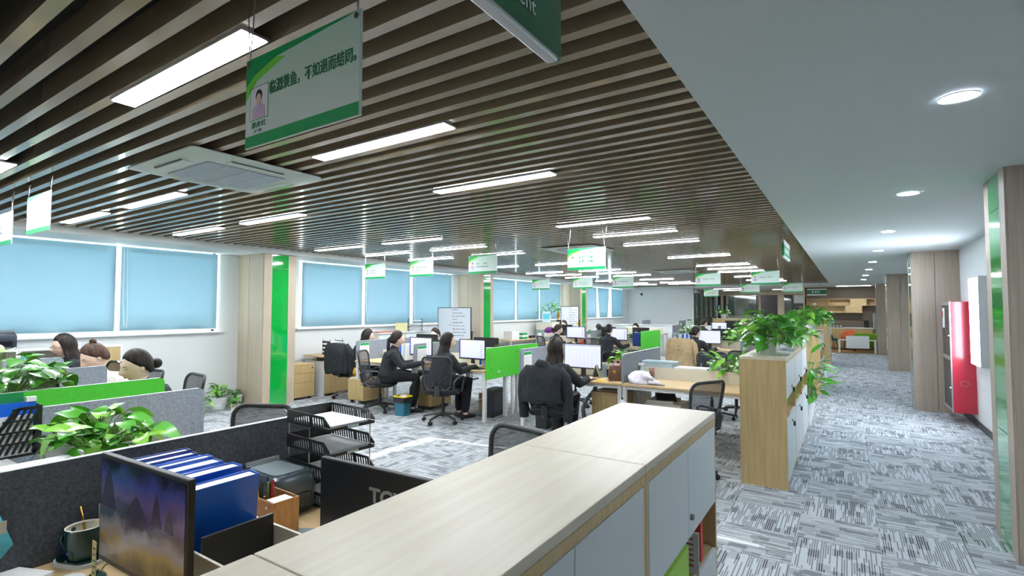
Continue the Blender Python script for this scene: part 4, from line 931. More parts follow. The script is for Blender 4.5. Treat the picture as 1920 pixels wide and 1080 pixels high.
t = thing('marker', 'yellow marker standing near the cabinet edge', 'pen', (-1.55, 1.29, .75)); MB().tube([(0, 0, 0), (.012, .01, .09)], .006, 8).build('barrel', M['yellow'], t); MB().tube([(.012, .01, .09), (.014, .012, .105)], .004, 8).build('tip', M['white'], t)
# letter trays: four tiers, open towards +x
t = thing('letter_trays', 'black four tier letter trays with papers', 'letter trays', (-2.12, 1.635, .752), R(-4))
for k in range(4):
    z = .004 + k * .115; tr = MB().box(-.175, .175, -.122, .122, z, z + .005).build('tray', M['black'], t)
    for s in (-1, 1):
        wl_ = MB(); yy = s * .122
        # slotted side wall: rails and slanted bars
        wl_.prism([(-.175, z), (.165, z), (.18, z + .012), (-.175, z + .012)], yy - .0025, yy + .0025)
        wl_.prism([(-.175, z + .05), (.13, z + .05), (.12, z + .062), (-.175, z + .062)], yy - .0025, yy + .0025)
        wl_.prism([(.10, z + .016), (.18, z + .016), (.175, z + .03), (.13, z + .062), (.10, z + .062)], yy - .0023, yy + .0023) if False else None
        for q in range(15):
            x = -.155 + q * .0195
            if 9 <= q <= 9: wl_.prism([(x, z + .012), (x + .025, z + .012), (x + .016, z + .05), (x - .009, z + .05)], yy - .0025, yy + .0025)
            else: wl_.prism([(x, z + .012), (x + .0065, z + .012), (x - .0025, z + .05), (x - .009, z + .05)], yy - .0025, yy + .0025)
        wl_.prism([(.135, z + .016), (.18, z + .016), (.178, z + .026), (.13, z + .062), (.12, z + .062), (.127, z + .046)], yy - .0025, yy + .0025)
        wl_.prism([(-.175, z + .016), (-.155, z + .016), (-.163, z + .046), (-.175, z + .046)], yy - .0025, yy + .0025)
        wl_.build('side_wall', M['black'], tr)
    MB().box(-.178, -.174, -.122, .122, z, z + .062).build('rear_wall', M['black'], tr); MB().box(.176, .18, -.122, .122, z, z + .014).build('front_lip', M['black'], tr)
    MB().box(.1802, .182, -.03, .03, z + .001, z + .013).build('label_holder', M['ltblue'], tr)
    MB().box(-.15, .155, -.105, .105, z + .0055, z + (.014, .012, .02, .018)[k]).build('papers', M['paper'], tr)
for a, b in ((-.165, -.118), (.01, -.118), (.15, .118), (-.165, .118)): MB().tube([(a, b, 0), (a, b, .40)], .0028, 6).build('rod', M['chrome'], t)
# stuff behind the charcoal divider
t = thing('potted_plant', 'trailing pothos in a white rectangular planter behind the charcoal divider', 'plant', (-3.12, 1.0, .905), 0, 'green potted plants')
MB().box(-.3, .3, -.085, .085, 0, .012).box(-.3, .3, -.085, -.075, .012, .10).box(-.3, .3, .075, .085, .012, .10).box(-.3, -.29, -.075, .075, .012, .10).box(.29, .3, -.075, .075, .012, .10).build('planter', M['white'], t); bx('soil', M['soil'], t, -.29, .29, -.075, .075, .012, .08)
foliage(t, 120, .38, .17, .17, .92, False, (.06, .03, .10), False, ('leaf', 'leaf', 'leafl', 'leafl'), 21, low=-.2)
t = thing('potted_plant', 'lush pothos behind the green divider at the left edge', 'plant', (-5.05, 1.13, .925), 0, 'green potted plants'); white_pot(t, .11, .14); foliage(t, 130, .38, .34, .34, 1.25, False, (0, 0, .12), False, ('leaf', 'leafd', 'leaf', 'leafl'), 23, low=.0)
t = thing('magazine_holder', 'black slotted magazine holder with blue and white files', 'magazine holder', (-3.5, .78, .918), R(3))
h_ = MB(); W = .045
for s in (-1, 1):
    h_.prism([(.11, 0), (.13, 0), (.13, .245), (.11, .245)], s * W - .002, s * W + .002, 'x'); h_.prism([(-.13, 0), (.11, 0), (.11, .012), (-.13, .012)], s * W - .002, s * W + .002, 'x'); h_.prism([(-.13, .012), (-.115, .012), (.02, .235), (.04, .245), (.11, .245), (.11, .232), (.045, .232), (-.02, .14), (-.06, .07), (-.13, .03)], s * W - .002, s * W + .002, 'x')
    for r_ in range(4):
        z = .02 + r_ * .055
        for q in range(9):
            yy = -.11 + q * .025
            if yy > -.12 + (z + .03) * .6: h_.prism([(yy, z), (yy + .012, z), (yy + .03, z + .045), (yy + .018, z + .045)], s * W - .002, s * W + .002, 'x')
        h_.prism([(-.10 + z * .62, z + .044), (.11, z + .044), (.11, z + .054), (-.10 + z * .62, z + .054)], s * W - .002, s * W + .002, 'x')
h_.box(-W, W, .126, .13, 0, .245).box(-W, W, -.13, .13, 0, .004); h_.build('slotted_case', M['black'], t)
bx('blue_file', M['blue'], t, -.035, -.005, -.26, .12, .008, .262); bx('white_file', M['paper'], t, .0, .03, -.28, .10, .008, .20); bx('green_file', mat('green_pouch', (20, 130, 70), .4), t, -.041, -.037, -.3, .08, .05, .31); bx('white_box', M['white'], t, -.03, .0, .08, .12, .262, .285)
t = thing('paper_carton', 'long white carton right behind the charcoal divider at the left edge', 'box', (-2.66, .58, .75)); MB().box(-.21, .21, -.4, .27, 0, .27).build('carton', M['white'], t, bev=.012); bx('lid_seam', M['greytec'], t, -.212, .212, -.402, .272, .23, .232)
t = thing('paper_carton', 'white carton with a green and a blue label behind the long white carton', 'box', (-3.2, .70, .75)); MB().box(-.3, .3, -.40, .09, 0, .17).build('carton', M['white'], t, bev=.004); bx('green_label', mat('label_green', (30, 160, 60), .5), t, -.05, .08, -.06, .08, .17, .172); bx('blue_label', M['cyan'], t, -.05, .08, -.30, -.08, .17, .172)
text('A4', .05, M['white'], t, (.02, .02, .1725), (0, 0, R(95)), extr=.0004)
# chairs of the cluster
chair('black mesh chair partly hidden by the foreground cabinets', -1.62, 2.2, R(170)); chair('black chair behind the charcoal divider beside the letter trays', -3.33, 1.83, R(205), 'plain')
W3 = seated('woman with a low hair bun and pink collar behind the green divider', (-5.12, 2.22), math.pi, hs=1.12, head=(0, .26, 1.165), pitch=.3, hair='bun', vox=.0085, collar='cloth_p', elbowL=(-.27, .2, .72), elbowR=(.27, .2, .72), armL=(-.12, .5, .79), armR=(.12, .5, .79))
chair('black mesh chair of the woman with the low bun', -5.72, 2.42, R(176))
seated('woman with a top knot and cream patterned top in the left row', (-6.42, 2.36), math.pi, hs=1.1, head=(0, .28, 1.17), pitch=.55, hair='tail', hairm='hairb', top='cloth_w', vox=.009)
chair('chair of the woman with the top knot', -6.5, 2.36, math.pi, 'plain')
seated('woman with glasses and black jacket next to the window cabinets', (-7.9, 2.54), math.pi, hs=1.12, head=(0, .28, 1.215), pitch=.25, hair='bob', glasses=True, vox=.009)
chair('chair of the woman with glasses', -7.95, 2.5, math.pi, 'plain')
monitor('black monitor in the left row behind the lush pothos', -5.25, 1.4, math.pi, z=.75, screen='off'); monitor('monitor of the woman with the top knot', -6.85, 1.42, math.pi, screen='off'); monitor('monitor of the woman with glasses', -8.05, 1.44, math.pi, screen='off')
t = thing('paper_box', 'open box of white papers beside the divider of the left row', 'box', (-5.75, 1.7, .75)); MB().box(-.12, .12, -.1, .1, 0, .12).build('box', M['white'], t); bx('papers', M['paper'], t, -.11, .1, -.11, .08, .12, .15)
t = thing('binder_clip', 'turquoise clip on the farthest grey divider', 'clip', (-7.7, 1.86, 1.094)); MB().box(-.02, .02, -.03, .03, 0, .035).build('clip', M['cyan'], t); MB().tube([(0, -.02, .035), (0, 0, .06), (0, .02, .035)], .003, 5).build('wire', M['chrome'], t)
# window side cabinets, printer
for k, (a, b) in enumerate(((-.2, .9), (.9, 2.0), (2.0, 3.08))):
    t = thing('window_cabinet', 'white edged open cabinet under the first window, %s' % ('left unit', 'middle unit', 'right unit with oak panel')[k], 'cabinet', (-8.74, (a + b) / 2, 0), 0, 'white cabinets under the window'); d = (b - a) / 2 - .002
    MB().box(-.22, .22, -d, d, 1.13, 1.16).build('top', M['white'], t, bev=.002); bx('back_panel', M['cream'], t, -.22, -.2, -d, d, .04, 1.13)
    for yy in (-d, -.01, d - .02): bx('upright', M['white'], t, -.2, .22, yy, yy + .02, 0, 1.13)
    for z in (.04, .42, .8):
        for s in (-1, 1): bx('shelf', M['white'], t, -.2, .21, -d + .02 if s < 0 else .01, -.01 if s < 0 else d - .02, z, z + .018)
    if k == 2: bx('oak_door', M['oak'], t, .2, .218, .012, d - .022, .06, 1.125)
t = thing('printer', 'black printer standing on the cabinet under the first window', 'printer', (-8.72, 1.78, 1.16), R(90))
MB().loft([[(a, b, z) for a, b in rrect(w, d, .03, 4)] for w, d, z in ((.21, .15, 0), (.22, .16, .02), (.22, .16, .16), (.20, .15, .20), (.19, .14, .21))]).build('body', mat('printer_navy', (48, 58, 70), .3), t, smooth=True, ang=35)
bx('paper_slot', M['black_g'], t, -.17, .17, -.165, -.155, .04, .1); bx('paper_tray', M['greytec'], t, -.15, .15, -.24, -.16, .012, .022); bx('scanner_lid', M['greytec'], t, -.19, .19, -.13, .13, .21, .235); bx('badge', M['white'], t, -.02, .02, -.167, -.16, .12, .13)
t = thing('papers', 'loose papers on the window cabinet beside the printer', 'papers', (-8.7, 2.6, 1.16)); bx('sheet', M['paper'], t, -.1, .1, -.15, .15, 0, .004); bx('blue_sheet', M['ltblue'], t, -.08, .1, -.05, .2, .004, .007)
# plants on the floor by the first pillar
t = thing('potted_plant', 'ribbed white pot with spiky green plant on the floor by the pillar', 'plant', (-8.72, 4.52, 0), 0, 'potted plants by the first pillar')
pr = [(.085, 0), (.09, .005)]
for k in range(7): pr += [(.095 + k * .004, .015 + k * .028), (.101 + k * .004, .026 + k * .028)]
pr += [(.125, .21), (.115, .21), (.11, .18)]
MB().lathe(pr, 28, cap=False).build('pot', M['white'], t, smooth=True, ang=30); MB().lathe([(0, .18), (.112, .18)], 20, cap=False).build('soil', M['soil'], t); foliage(t, 60, .11, .11, .26, .6, True, (0, 0, .2), False, ('leaf', 'leafd', 'leafl'), 31)
t = thing('potted_plant', 'small pot with red floral print and leafy plant by the pillar', 'plant', (-8.50, 4.66, 0), 0, 'potted plants by the first pillar'); MB().lathe([(.05, 0), (.055, .004), (.062, .10), (.058, .102), (.052, .08)], 24, cap=False).build('pot', M['cream'], t, smooth=True); MB().lathe([(0, .085), (.054, .085)], 16, cap=False).build('soil', M['soil'], t)
for k in range(8): a = k * .785; o = MB().ell((0, 0, 0), (.012, .002, .014), 8, 5).build('printed_flower', M['redbook'] if k % 2 else M['black'], t); o.location = (.060 * math.sin(a), -.060 * math.cos(a), .04 + .02 * (k % 3)); o.rotation_euler.z = a
foliage(t, 44, .085, .085, .17, .5, False, (0, 0, .1), False, ('leaf', 'leafd', 'leaf'), 33)
t = thing('potted_plant', 'round white pot with a reddish plant behind the floral pot', 'plant', (-8.80, 4.84, 0), 0, 'potted plants by the first pillar'); white_pot(t, .12, .2); foliage(t, 30, .1, .1, .12, .5, False, (0, 0, .2), False, ('leafd',), 34)
t = thing('potted_plant', 'trailing leafy plant on the floor right of the grey divider', 'plant', (-8.62, 4.18, 0), 0, 'potted plants by the first pillar'); white_pot(t, .08, .12); foliage(t, 50, .18, .17, .26, .6, False, (0, 0, .12), False, ('leaf', 'leafd', 'leafl'), 35, low=-.4)

# ================================================================ second desk block (row B)
desk('desk with the white towel between the grey divider and the second cabinet row', -2.32, -.93, 5.97, 6.62); desk('rear desk behind the cream screen next to the second cabinet row', -2.32, -.93, 6.87, 7.52)
desk('desk of the long haired woman in the middle of the picture', -3.78, -2.32, 5.97, 6.62); desk('rear desk behind the monitor of the long haired woman in the middle', -3.78, -2.32, 6.87, 7.52)
desk('desk of the woman in the grey framed chair left of the green divider', -5.9, -4.46, 6.10, 6.74); desk('rear desk left of the middle green divider', -5.9, -4.46, 6.98, 7.62)
desk('desk of the woman with the braid', -7.3, -5.9, 6.12, 6.76); desk('rear desk behind the woman with the braid', -7.3, -5.9, 7.0, 7.64)
trough('cream screen behind the white towel', -2.32, -.93, 6.62, 6.87, z1=.90); trough('cream screen behind the table of figures monitor', -3.78, -2.32, 6.62, 6.87, z1=.90)
trough('cream screen left of the middle green divider', -5.9, -4.46, 6.74, 6.98, z1=.9); trough('cream screen behind the woman with the braid', -7.3, -5.9, 6.76, 7.0, z1=.9)
divider('grey felt divider behind the white towel', -2.32, 6.02, 7.5, M['felt']); divider('grey felt divider with notice sheet behind the long haired woman in the middle', -3.79, 6.02, 7.5, M['felt'], poster=True)
divider('green felt divider in the middle of the picture', -4.44, 6.12, 7.6, M['felt_g'], z0=.62, z1=1.08); divider('grey felt divider with notice sheet beside the woman in the grey framed chair', -5.9, 6.14, 7.6, M['felt'], poster=True, z1=1.09)
divider('grey felt divider with notice sheet beside the woman with the braid', -7.31, 6.16, 7.6, M['felt'], poster=True, z1=1.09)
monitor('monitor with a spreadsheet in front of the long haired woman in the middle', -3.02, 6.38, R(-4), w=.57, h=.335, zb=.10, screen='table'); monitor('monitor with a window and violet bars left of the green divider', -4.93, 6.42, R(-3), screen='win', zb=.12)
monitor('monitor with a blank white screen in front of the woman with the braid', -6.03, 6.44, R(-3), screen='win', zb=.12); monitor('monitor seen from behind with a red logo plate at the rear desks', -6.68, 7.3, math.pi, screen='off', zb=.12)
monitor('monitor seen from behind at the rear desk left of the second pillar', -5.3, 7.3, math.pi, screen='off', zb=.1)
t = COL.objects['monitor']; 
# people and chairs
seated('long haired woman in black seen from behind in the middle of the picture', (-3.08, 5.50), R(-8), head=(.06, .10, 1.17), hyaw=R(-6), pitch=.1, hair='long', vox=.009, shoe='white', armR=(.26, .50, .78), armL=(-.12, .46, .79), elbowR=(.33, .22, .76), face=False)
chair('chair of the long haired woman, half covered by black jackets', -2.95, 5.42, R(6), 'plain')
drape('jacket', 'black hooded jackets hung over the chair in the middle of the picture', 'jacket', -2.95, 5.42, R(6), M['cloth_b'], w=.225, z1=1.0, z0=.60, hood=True, seed=2, flare=.03, zs=.40)
seated('woman with long hair in a grey framed chair left of the green divider', (-5.12, 5.88), R(-22), head=(.06, .10, 1.17), hyaw=R(-25), pitch=.15, hair='long', vox=.010, armR=(.20, .52, .78), armL=(-.05, .50, .79))
chair('grey framed mesh chair with cross back left of the green divider', -5.02, 5.84, R(22), 'x')
seated('woman with a braid turned to the right beside the teal bin', (-6.22, 5.92), R(-50), head=(.0, .12, 1.17), hyaw=R(22), pitch=.1, hair='pony', vox=.010, armR=(.12, .56, .79), armL=(-.12, .50, .79))
chair('mesh chair with loop arms turned to the right beside the teal bin', -6.42, 5.9, R(-62), 'x')
seated('woman with long hair at the window side behind the jacket chair', (-7.9, 6.62), R(-25), head=(.08, .22, 1.14), hyaw=R(-20), pitch=.25, hair='bob', vox=.012)
chair('chrome based chair with a black jacket by the window', -7.92, 6.5, R(8), 'silver')
drape('jacket', 'black work jacket with a small green badge on the chrome based chair', 'jacket', -7.92, 6.5, R(8), M['cloth_b'], w=.225, z1=1.02, z0=.48, seed=5, flare=.03, zs=.45); t_ = [o for o in COL.objects if o.name.startswith('jacket') and o.parent is None][-1]; bx('badge', M['sgreen'], t_, .13, .18, -.405, -.385, .82, .85)
seated('person with dark hair behind the red logo monitor', (-7.05, 8.2), math.pi, head=(0, .25, 1.14), hair='short', vox=.014, face=True)
chair('chair back beside the person behind the red logo monitor', -6.62, 8.05, R(165), 'plain')
chair('black chair at the rear desk right of the cream screen', -1.75, 8.2, R(190), 'plain'); chair('black chair next to the pothos row behind the cream screen', -1.5, 8.75, R(170), 'plain')
chair('empty mesh chair tucked at the desk left of the second cabinet row', -1.37, 5.2, R(62), 'x')
chair('empty chair behind the middle green divider', -3.95, 8.05, R(160), 'plain')
# under and on the desks of row B
pedestal('oak drawer pedestal under the desk beside the teal bin', -5.93, 6.62); pedestal('oak drawer pedestal behind the chair with loop arms', -7.25, 6.35, h=.42, rows=(.32,)); pedestal('oak drawer pedestal under the desk of the long haired woman in the middle', -2.58, 6.38)
tower('black computer tower under the desk below the green divider', -4.66, 6.62, R(6)); tower('black computer tower behind the feet of the long haired woman in the middle', -3.6, 6.45, R(3)); 
t = thing('waste_bin', 'teal waste bin with yellow rim and black bag', 'bin', (-5.86, 5.86, 0))
MB().loft([[(a * s, b * s, z) for a, b in rrect(.115, .095, .03)] for s, z in ((.82, 0), (1, .26), (.97, .26), (.80, .01))], cap=False).build('bin', M['bluebin'], t, smooth=True, ang=30); MB().loft([[(a * s, b * s, z) for a, b in rrect(.118, .098, .03)] for s, z in ((1.0, .2), (1.08, .24), (1.05, .285), (.98, .285))], cap=False).build('liner_bag', M['bag'], t, smooth=True); MB().tube([(a * 1.06, b * 1.06, .295) for a, b in rrect(.115, .095, .03) + [rrect(.115, .095, .03)[0]]], .010, 6, cap=False).build('rim', M['yellow'], t, smooth=True)
MB().ell((0.01, 0, .275), (.08, .06, .045), 9, 6).build('tissue', M['towel'], t); MB().loft([[(a * .8, b * .8, z) for a, b in rrect(.115, .095, .03)] for z in (.004, .008)]).build('bottom', M['bluebin'], t)
t = thing('carton', 'brown carton with cables under the desk left of the green divider', 'box', (-4.95, 6.95, 0)); MB().box(-.16, .16, -.12, .12, 0, .28).build('box', M['carton'], t, bev=.004); MB().tube([(-.1, -.13, .1), (-.16, -.2, .16), (-.05, -.2, .2), (.1, -.14, .3)], .006, 6).build('cable', M['white'], t, smooth=True)
t = thing('storage_box', 'open white box with black folders under the desk beside the drawer pedestal', 'box', (-1.92, 6.5, 0)); MB().box(-.22, .22, -.2, .2, 0, .5).build('box', M['cream'], t, bev=.003); bx('papers', M['paper'], t, -.2, .12, -.18, .18, .50, .53); o = MB().box(-.12, .12, -.09, .09, 0, .05).build('black_pouch', M['black'], t, bev=.015); o.location = (0, -.05, .53); o.rotation_euler = (R(14), 0, R(20))
t = thing('magazine', 'magazine with red edge on the drawer pedestal below the handbag', 'magazine', (-2.6, 6.3, .6)); bx('pages', M['paper'], t, -.14, .14, -.1, .1, .003, .018); bx('cover', M['redbook'], t, -.14, .14, -.1, .1, 0, .003)
t = thing('air_duct_hose', 'grey corrugated cable hose hanging under the desk in the middle', 'hose', (-2.98, 6.4, .07))
pts = [(.16, 0, .63), (.13, -.02, .5), (.03, -.05, .38), (-.02, -.06, .25), (.0, -.06, .1), (.07, -.04, -.07)]; P2 = []
for a, b in zip(pts, pts[1:]):
    for q in range(6): P2.append(tuple(Vector(a).lerp(Vector(b), q / 6)))
MB().tube(P2, [.026 + .006 * (k % 2) for k in range(len(P2))], 10).build('hose', M['greytec'], t, smooth=True, ang=20)
t = thing('handbag', 'brown patterned leather handbag standing against the grey divider', 'handbag', (-2.46, 6.2, .75), R(20)); MB().loft([[(a * s, b * s2, z) for a, b in rrect(.11, .06, .03)] for s, s2, z in ((.85, .9, 0), (1, 1, .03), (.98, .9, .12), (.8, .5, .19))]).build('bag', M['lbag'], t, smooth=True, ang=60)
for s in (-1, 1): MB().tube([(-.05, s * .03, .17), (-.04, s * .035, .24), (.0, s * .035, .265), (.04, s * .035, .24), (.05, s * .03, .17)], .006, 6).build('handle', mat('tan_leather', (170, 110, 60), .5), t, smooth=True)
MB().ell((-.03, -.065, .12), (.022, .008, .022), 10, 6).build('tag', M['gold'], t)
t = thing('plush_toy', 'pink and light blue plush charm beside the handbag', 'toy', (-2.55, 6.36, .75)); MB().ell((0, 0, .07), (.05, .04, .07), 12, 8).build('body', M['cyan'], t, smooth=True); MB().ell((.03, -.03, .16), (.05, .035, .035), 12, 8).build('head', M['pink'], t, smooth=True); MB().ell((-.05, .0, .15), (.025, .02, .03), 10, 6).build('ear', M['white'], t, smooth=True)
potted('small bright pothos standing on the cream screen next to the plush toy', -2.58, 6.74, .716, .06, .24, 26, .17, .12, .24, 1.1, False, False, 41, ('leafl', 'leaf', 'leafl'))
t = thing('desk_calendar', 'grey and yellow folded desk calendar beside the spreadsheet monitor', 'calendar', (-2.78, 6.42, .75), R(75)); MB().prism([(-.07, 0), (-.062, 0), (.0, .15), (.062, 0), (.07, 0), (.006, .165), (-.006, .165)], -.1, .1, 'x').build('stand', M['greytec'], t); MB().prism([(-.07, .01), (-.064, .01), (-.004, .155), (-.01, .155)], -.104, -.1, 'x').build('yellow_edge', M['yellow'], t)
t = thing('pen_cup', 'black pen cup with pens behind the handbag', 'pen cup', (-2.68, 6.48, .75)); MB().lathe([(.03, 0), (.036, .1), (.033, .1), (.028, .006)], 16, cap=False).build('cup', M['black'], t, smooth=True)
for k in range(6): MB().tube([(0, 0, .01), (.03 * math.cos(k), .03 * math.sin(k), .17)], .004, 6).build('pen', [M['redbook'], M['black'], M['blue'], M['white'], M['stem'], M['yellow']][k], t)
t = thing('sticky_pad', 'yellow sticky pad at the desk edge beside the handbag', 'notepad', (-2.62, 6.06, .75), R(15)); MB().box(-.05, .05, -.03, .03, 0, .012).build('pad', M['yellow'], t)
t = thing('mouse', 'black mouse on a dark pad under the hand of the long haired woman', 'mouse', (-2.85, 6.1, .75)); MB().ell((0, 0, .018), (.03, .05, .016), 14, 8).build('shell', M['black'], t, smooth=True); MB().box(-.12, .12, -.1, .1, 0, .003).build('mouse_pad', M['black'], t)
t = thing('towel', 'crumpled white towel on the empty desk', 'towel', (-2.12, 6.12, .75))
rg = []
for i in range(9):
    u = i / 8; ring = []
    for k in range(26):
        a = 2 * math.pi * k / 26; f = 1 + .16 * math.sin(3 * a + i) + .10 * math.sin(7 * a + 2 * i); ring.append((.17 * math.cos(a) * f * math.cos(u * 1.45), .12 * math.sin(a) * f * math.cos(u * 1.45), max(.0, .15 * math.sin(u * 1.5) + .012 * math.sin(5 * a + 3 * i) * (1 if i else 0))))
    rg.append(ring)
MB().loft(rg).build('cloth', M['towel'], t, smooth=True, ang=180); MB().tube([(.1, -.02, .03), (.2, -.03, .03), (.3, -.06, .012)], [(.06, .03), (.05, .025), (.015, .01)], 10).build('corner', M['towel'], t, smooth=True, ang=180)
t = thing('wash_basin', 'pale blue plastic basin on the cream screen', 'basin', (-2.08, 6.745, .716), 0); MB().loft([[(a * s, b * s, z) for a, b in rrect(.22, .11, .04)] for s, z in ((.85, 0), (1, .24), (1.06, .245), (1.06, .255), (.97, .25), (.83, .01))], cap=False).build('basin', M['ltblue'], t, smooth=True, ang=30); MB().loft([[(a * .84, b * .84, z) for a, b in rrect(.22, .11, .04)] for z in (.003, .008)]).build('bottom', M['ltblue'], t)
t = thing('spray_bottle', 'clear spray bottle in front of the pale blue basin', 'bottle', (-2.26, 6.56, .75)); MB().lathe([(.036, 0), (.038, .01), (.036, .11), (.016, .15), (.014, .17)], 18).build('bottle', M['ltblue'], t, smooth=True); MB().box(-.05, .025, -.012, .012, .17, .205).build('trigger', M['white'], t, bev=.005)
t = thing('pen_cup', 'clear cup with red pens next to the spray bottle', 'pen cup', (-2.13, 6.55, .75)); MB().lathe([(.034, 0), (.04, .1), (.038, .1), (.031, .005)], 16, cap=False).build('cup', M['glass'], t, smooth=True)
for k in range(4): MB().tube([(0, 0, .01), (.03 * math.cos(k * 1.7), .02 * math.sin(k * 1.7), .15)], .005, 6).build('pen', [M['redbook'], M['redbook'], M['black'], M['redbook']][k], t)
t = thing('document_case', 'white document boxes lying on the cream screen', 'box', (-1.62, 6.745, .716)); MB().box(-.26, .16, -.1, .1, 0, .2).build('case', M['white'], t, bev=.006); MB().tube([(.17 + .03 * math.cos(a), -.1, .16 + .03 * math.sin(a)) for a in [q * math.pi / 8 for q in range(17)]], .006, 6, cap=False).build('ring', M['black'], t)
potted('leafy plant next to the oak end panel of the second cabinet row', -1.22, 6.745, .716, .08, .14, 46, .22, .16, .26, .95, False, True, 43, ('leaf', 'leafl'))
t = thing('sports_bottle', 'white bottle hanging at the drawer pedestal in the middle', 'bottle', (-2.28, 5.9, .0)); MB().lathe([(.035, .3), (.04, .31), (.04, .52), (.03, .56), (.02, .575)], 16).build('bottle', M['white'], t, smooth=True); MB().tube([(.0, .0, .575), (0, 0, .60)], .012, 8).build('cap', M['black'], t); MB().tube([(0, .0, .0), (0, 0, .3)], .012, 8).build('stand', M['black'], t)
for k, (x, lb) in enumerate(((-6.45, 'blue and white folders upright on the desk of the woman with the braid'), (-4.72, 'white folders upright behind the green divider in the middle'))):
    t = thing('folder_row', lb, 'folders', (x, 6.56, .75))
    for q in range(4): bx('folder', [M['blue'], M['paper'], M['ltblue'], M['paper']][q], t, -.1 + q * .045, -.06 + q * .045, -.1, .1, 0, .3)
for k, (x, y_, lb, s_) in enumerate(((-6.22, 6.88, 'small pothos between the folders and monitor of the woman with the braid', 51), (-5.3, 6.86, 'small pothos behind the woman in the grey framed chair', 52), (-4.62, 6.86, 'pothos behind the green divider in the middle', 53))):
    potted(lb, x, y_, .716, .06, .2, 22, .14, .12, .22, 1.0, False, False, s_, ('leaf', 'leafl'))
t = thing('papers', 'open papers on the desk in front of the woman with the braid', 'papers', (-6.15, 6.2, .75), R(10)); bx('sheet', M['paper'], t, -.16, .16, -.1, .12, 0, .006)
t = thing('paper', 'sheet of paper under the monitor left of the green divider', 'paper', (-5.35, 6.25, .75), R(-8)); bx('sheet', M['paper'], t, -.1, .1, -.14, .14, 0, .003)
t = thing('mouse', 'black mouse on a pad beside the green divider', 'mouse', (-4.72, 6.26, .75)); MB().ell((0, 0, .018), (.03, .05, .016), 14, 8).build('shell', M['black'], t, smooth=True); MB().box(-.12, .12, -.1, .1, 0, .003).build('mouse_pad', M['black'], t)
t = thing('handbag', 'yellow bag hanging from the divider beside the woman by the window', 'bag', (-7.62, 6.35, .42)); MB().ell((0, 0, .09), (.12, .06, .09), 14, 8).build('bag', mat('ochre_bag', (206, 160, 50), .7), t, smooth=True); MB().tube([(-.08, 0, .15), (0, 0, .3), (.08, 0, .15)], .006, 6).build('strap', M['black'], t)
# window side furniture between first and second pillar
pedestal('oak drawer pedestal standing right beside the first pillar', -8.66, 5.9, R(90), .42, .5, .64, (.15, .16, .27))
t = thing('low_cupboard', 'low oak cupboard with a white side by the window', 'cabinet', (-8.62, 6.52, 0)); MB().box(-.3, .28, -.26, -.24, 0, .66).build('white_side', M['white_door'], t); MB().box(-.3, .27, -.24, .36, .04, .66).build('body', M['oak'], t); MB().box(.27, .285, -.235, .35, .06, .655).build('door', M['oak'], t); MB().tube([(.285, -.18, .6), (.3, -.18, .6)], .01, 8).build('lock', M['chrome'], t); MB().box(-.3, .3, -.3, .4, .74, .765).build('raised_top', M['oakx'], t); MB().box(-.2, -.16, -.1, .3, .66, .74).build('post', M['white'], t)
def tier_tray(lbl, x, y, z, n=4, w=.3, d=.24, rz=0, m=None):
    t = thing('letter_trays', lbl, 'letter trays', (x, y, z), rz, 'small tiered letter trays')
    for k in range(n):
        zz = k * .075; tr = MB().box(-w / 2, w / 2, -d / 2, d / 2, zz, zz + .006).build('tray', m or M['black'], t)
        for s in (-1, 1): MB().box(s * w / 2 - .003, s * w / 2 + .003, -d / 2, d / 2, zz, zz + .04).build('side_wall', m or M['black'], tr)
        MB().box(-w / 2 + .01, w / 2 - .01, -d / 2, d / 2 - .02, zz + .0065, zz + .025).build('papers', M['paper'], tr)
    for a in (-1, 1):
        for b in (-1, 1): MB().tube([(a * (w / 2 - .004), b * (d / 2 - .01), 0), (a * (w / 2 - .004), b * (d / 2 - .01), n * .075)], .004, 6).build('rod', m or M['black'], t)
    return t
tier_tray('black tiered trays on the low cupboard by the window', -8.55, 6.62, .766, rz=R(90))
for k, (a, b) in enumerate(((7.75, 9.35),)):
    t = thing('window_cabinet', 'white cabinet under the second window bay with calendar and trays on top', 'cabinet', (-8.72, (a + b) / 2, 0)); d = (b - a) / 2
    MB().box(-.24, .24, -d, d, 1.11, 1.14).build('top', M['white'], t, bev=.002); bx('body', M['cream'], t, -.24, .2, -d + .02, d - .02, 0, 1.11)
    for q in range(2): bx('door', M['white_door'], t, .2, .22, -d + .03 + q * d, -.02 + q * d, .05, 1.09)
t = thing('desk_calendar', 'cream standing calendar on the white cabinet under the second window', 'calendar', (-8.62, 8.55, 1.14), R(55)); MB().prism([(-.06, 0), (-.05, 0), (0, .19), (.05, 0), (.06, 0), (.006, .2), (-.006, .2)], -.13, .13, 'x').build('card', M['sticky'], t)
tier_tray('black wire tiered trays on the white cabinet under the second window', -8.62, 9.0, 1.14, 4, .32, .26, R(50), M['char'])
t = thing('clipboard', 'orange clipboard lying on the white cabinet under the second window', 'clipboard', (-8.6, 8.05, 1.14)); MB().box(-.1, .1, -.3, .3, 0, .018).build('board', M['orange'], t, bev=.004)
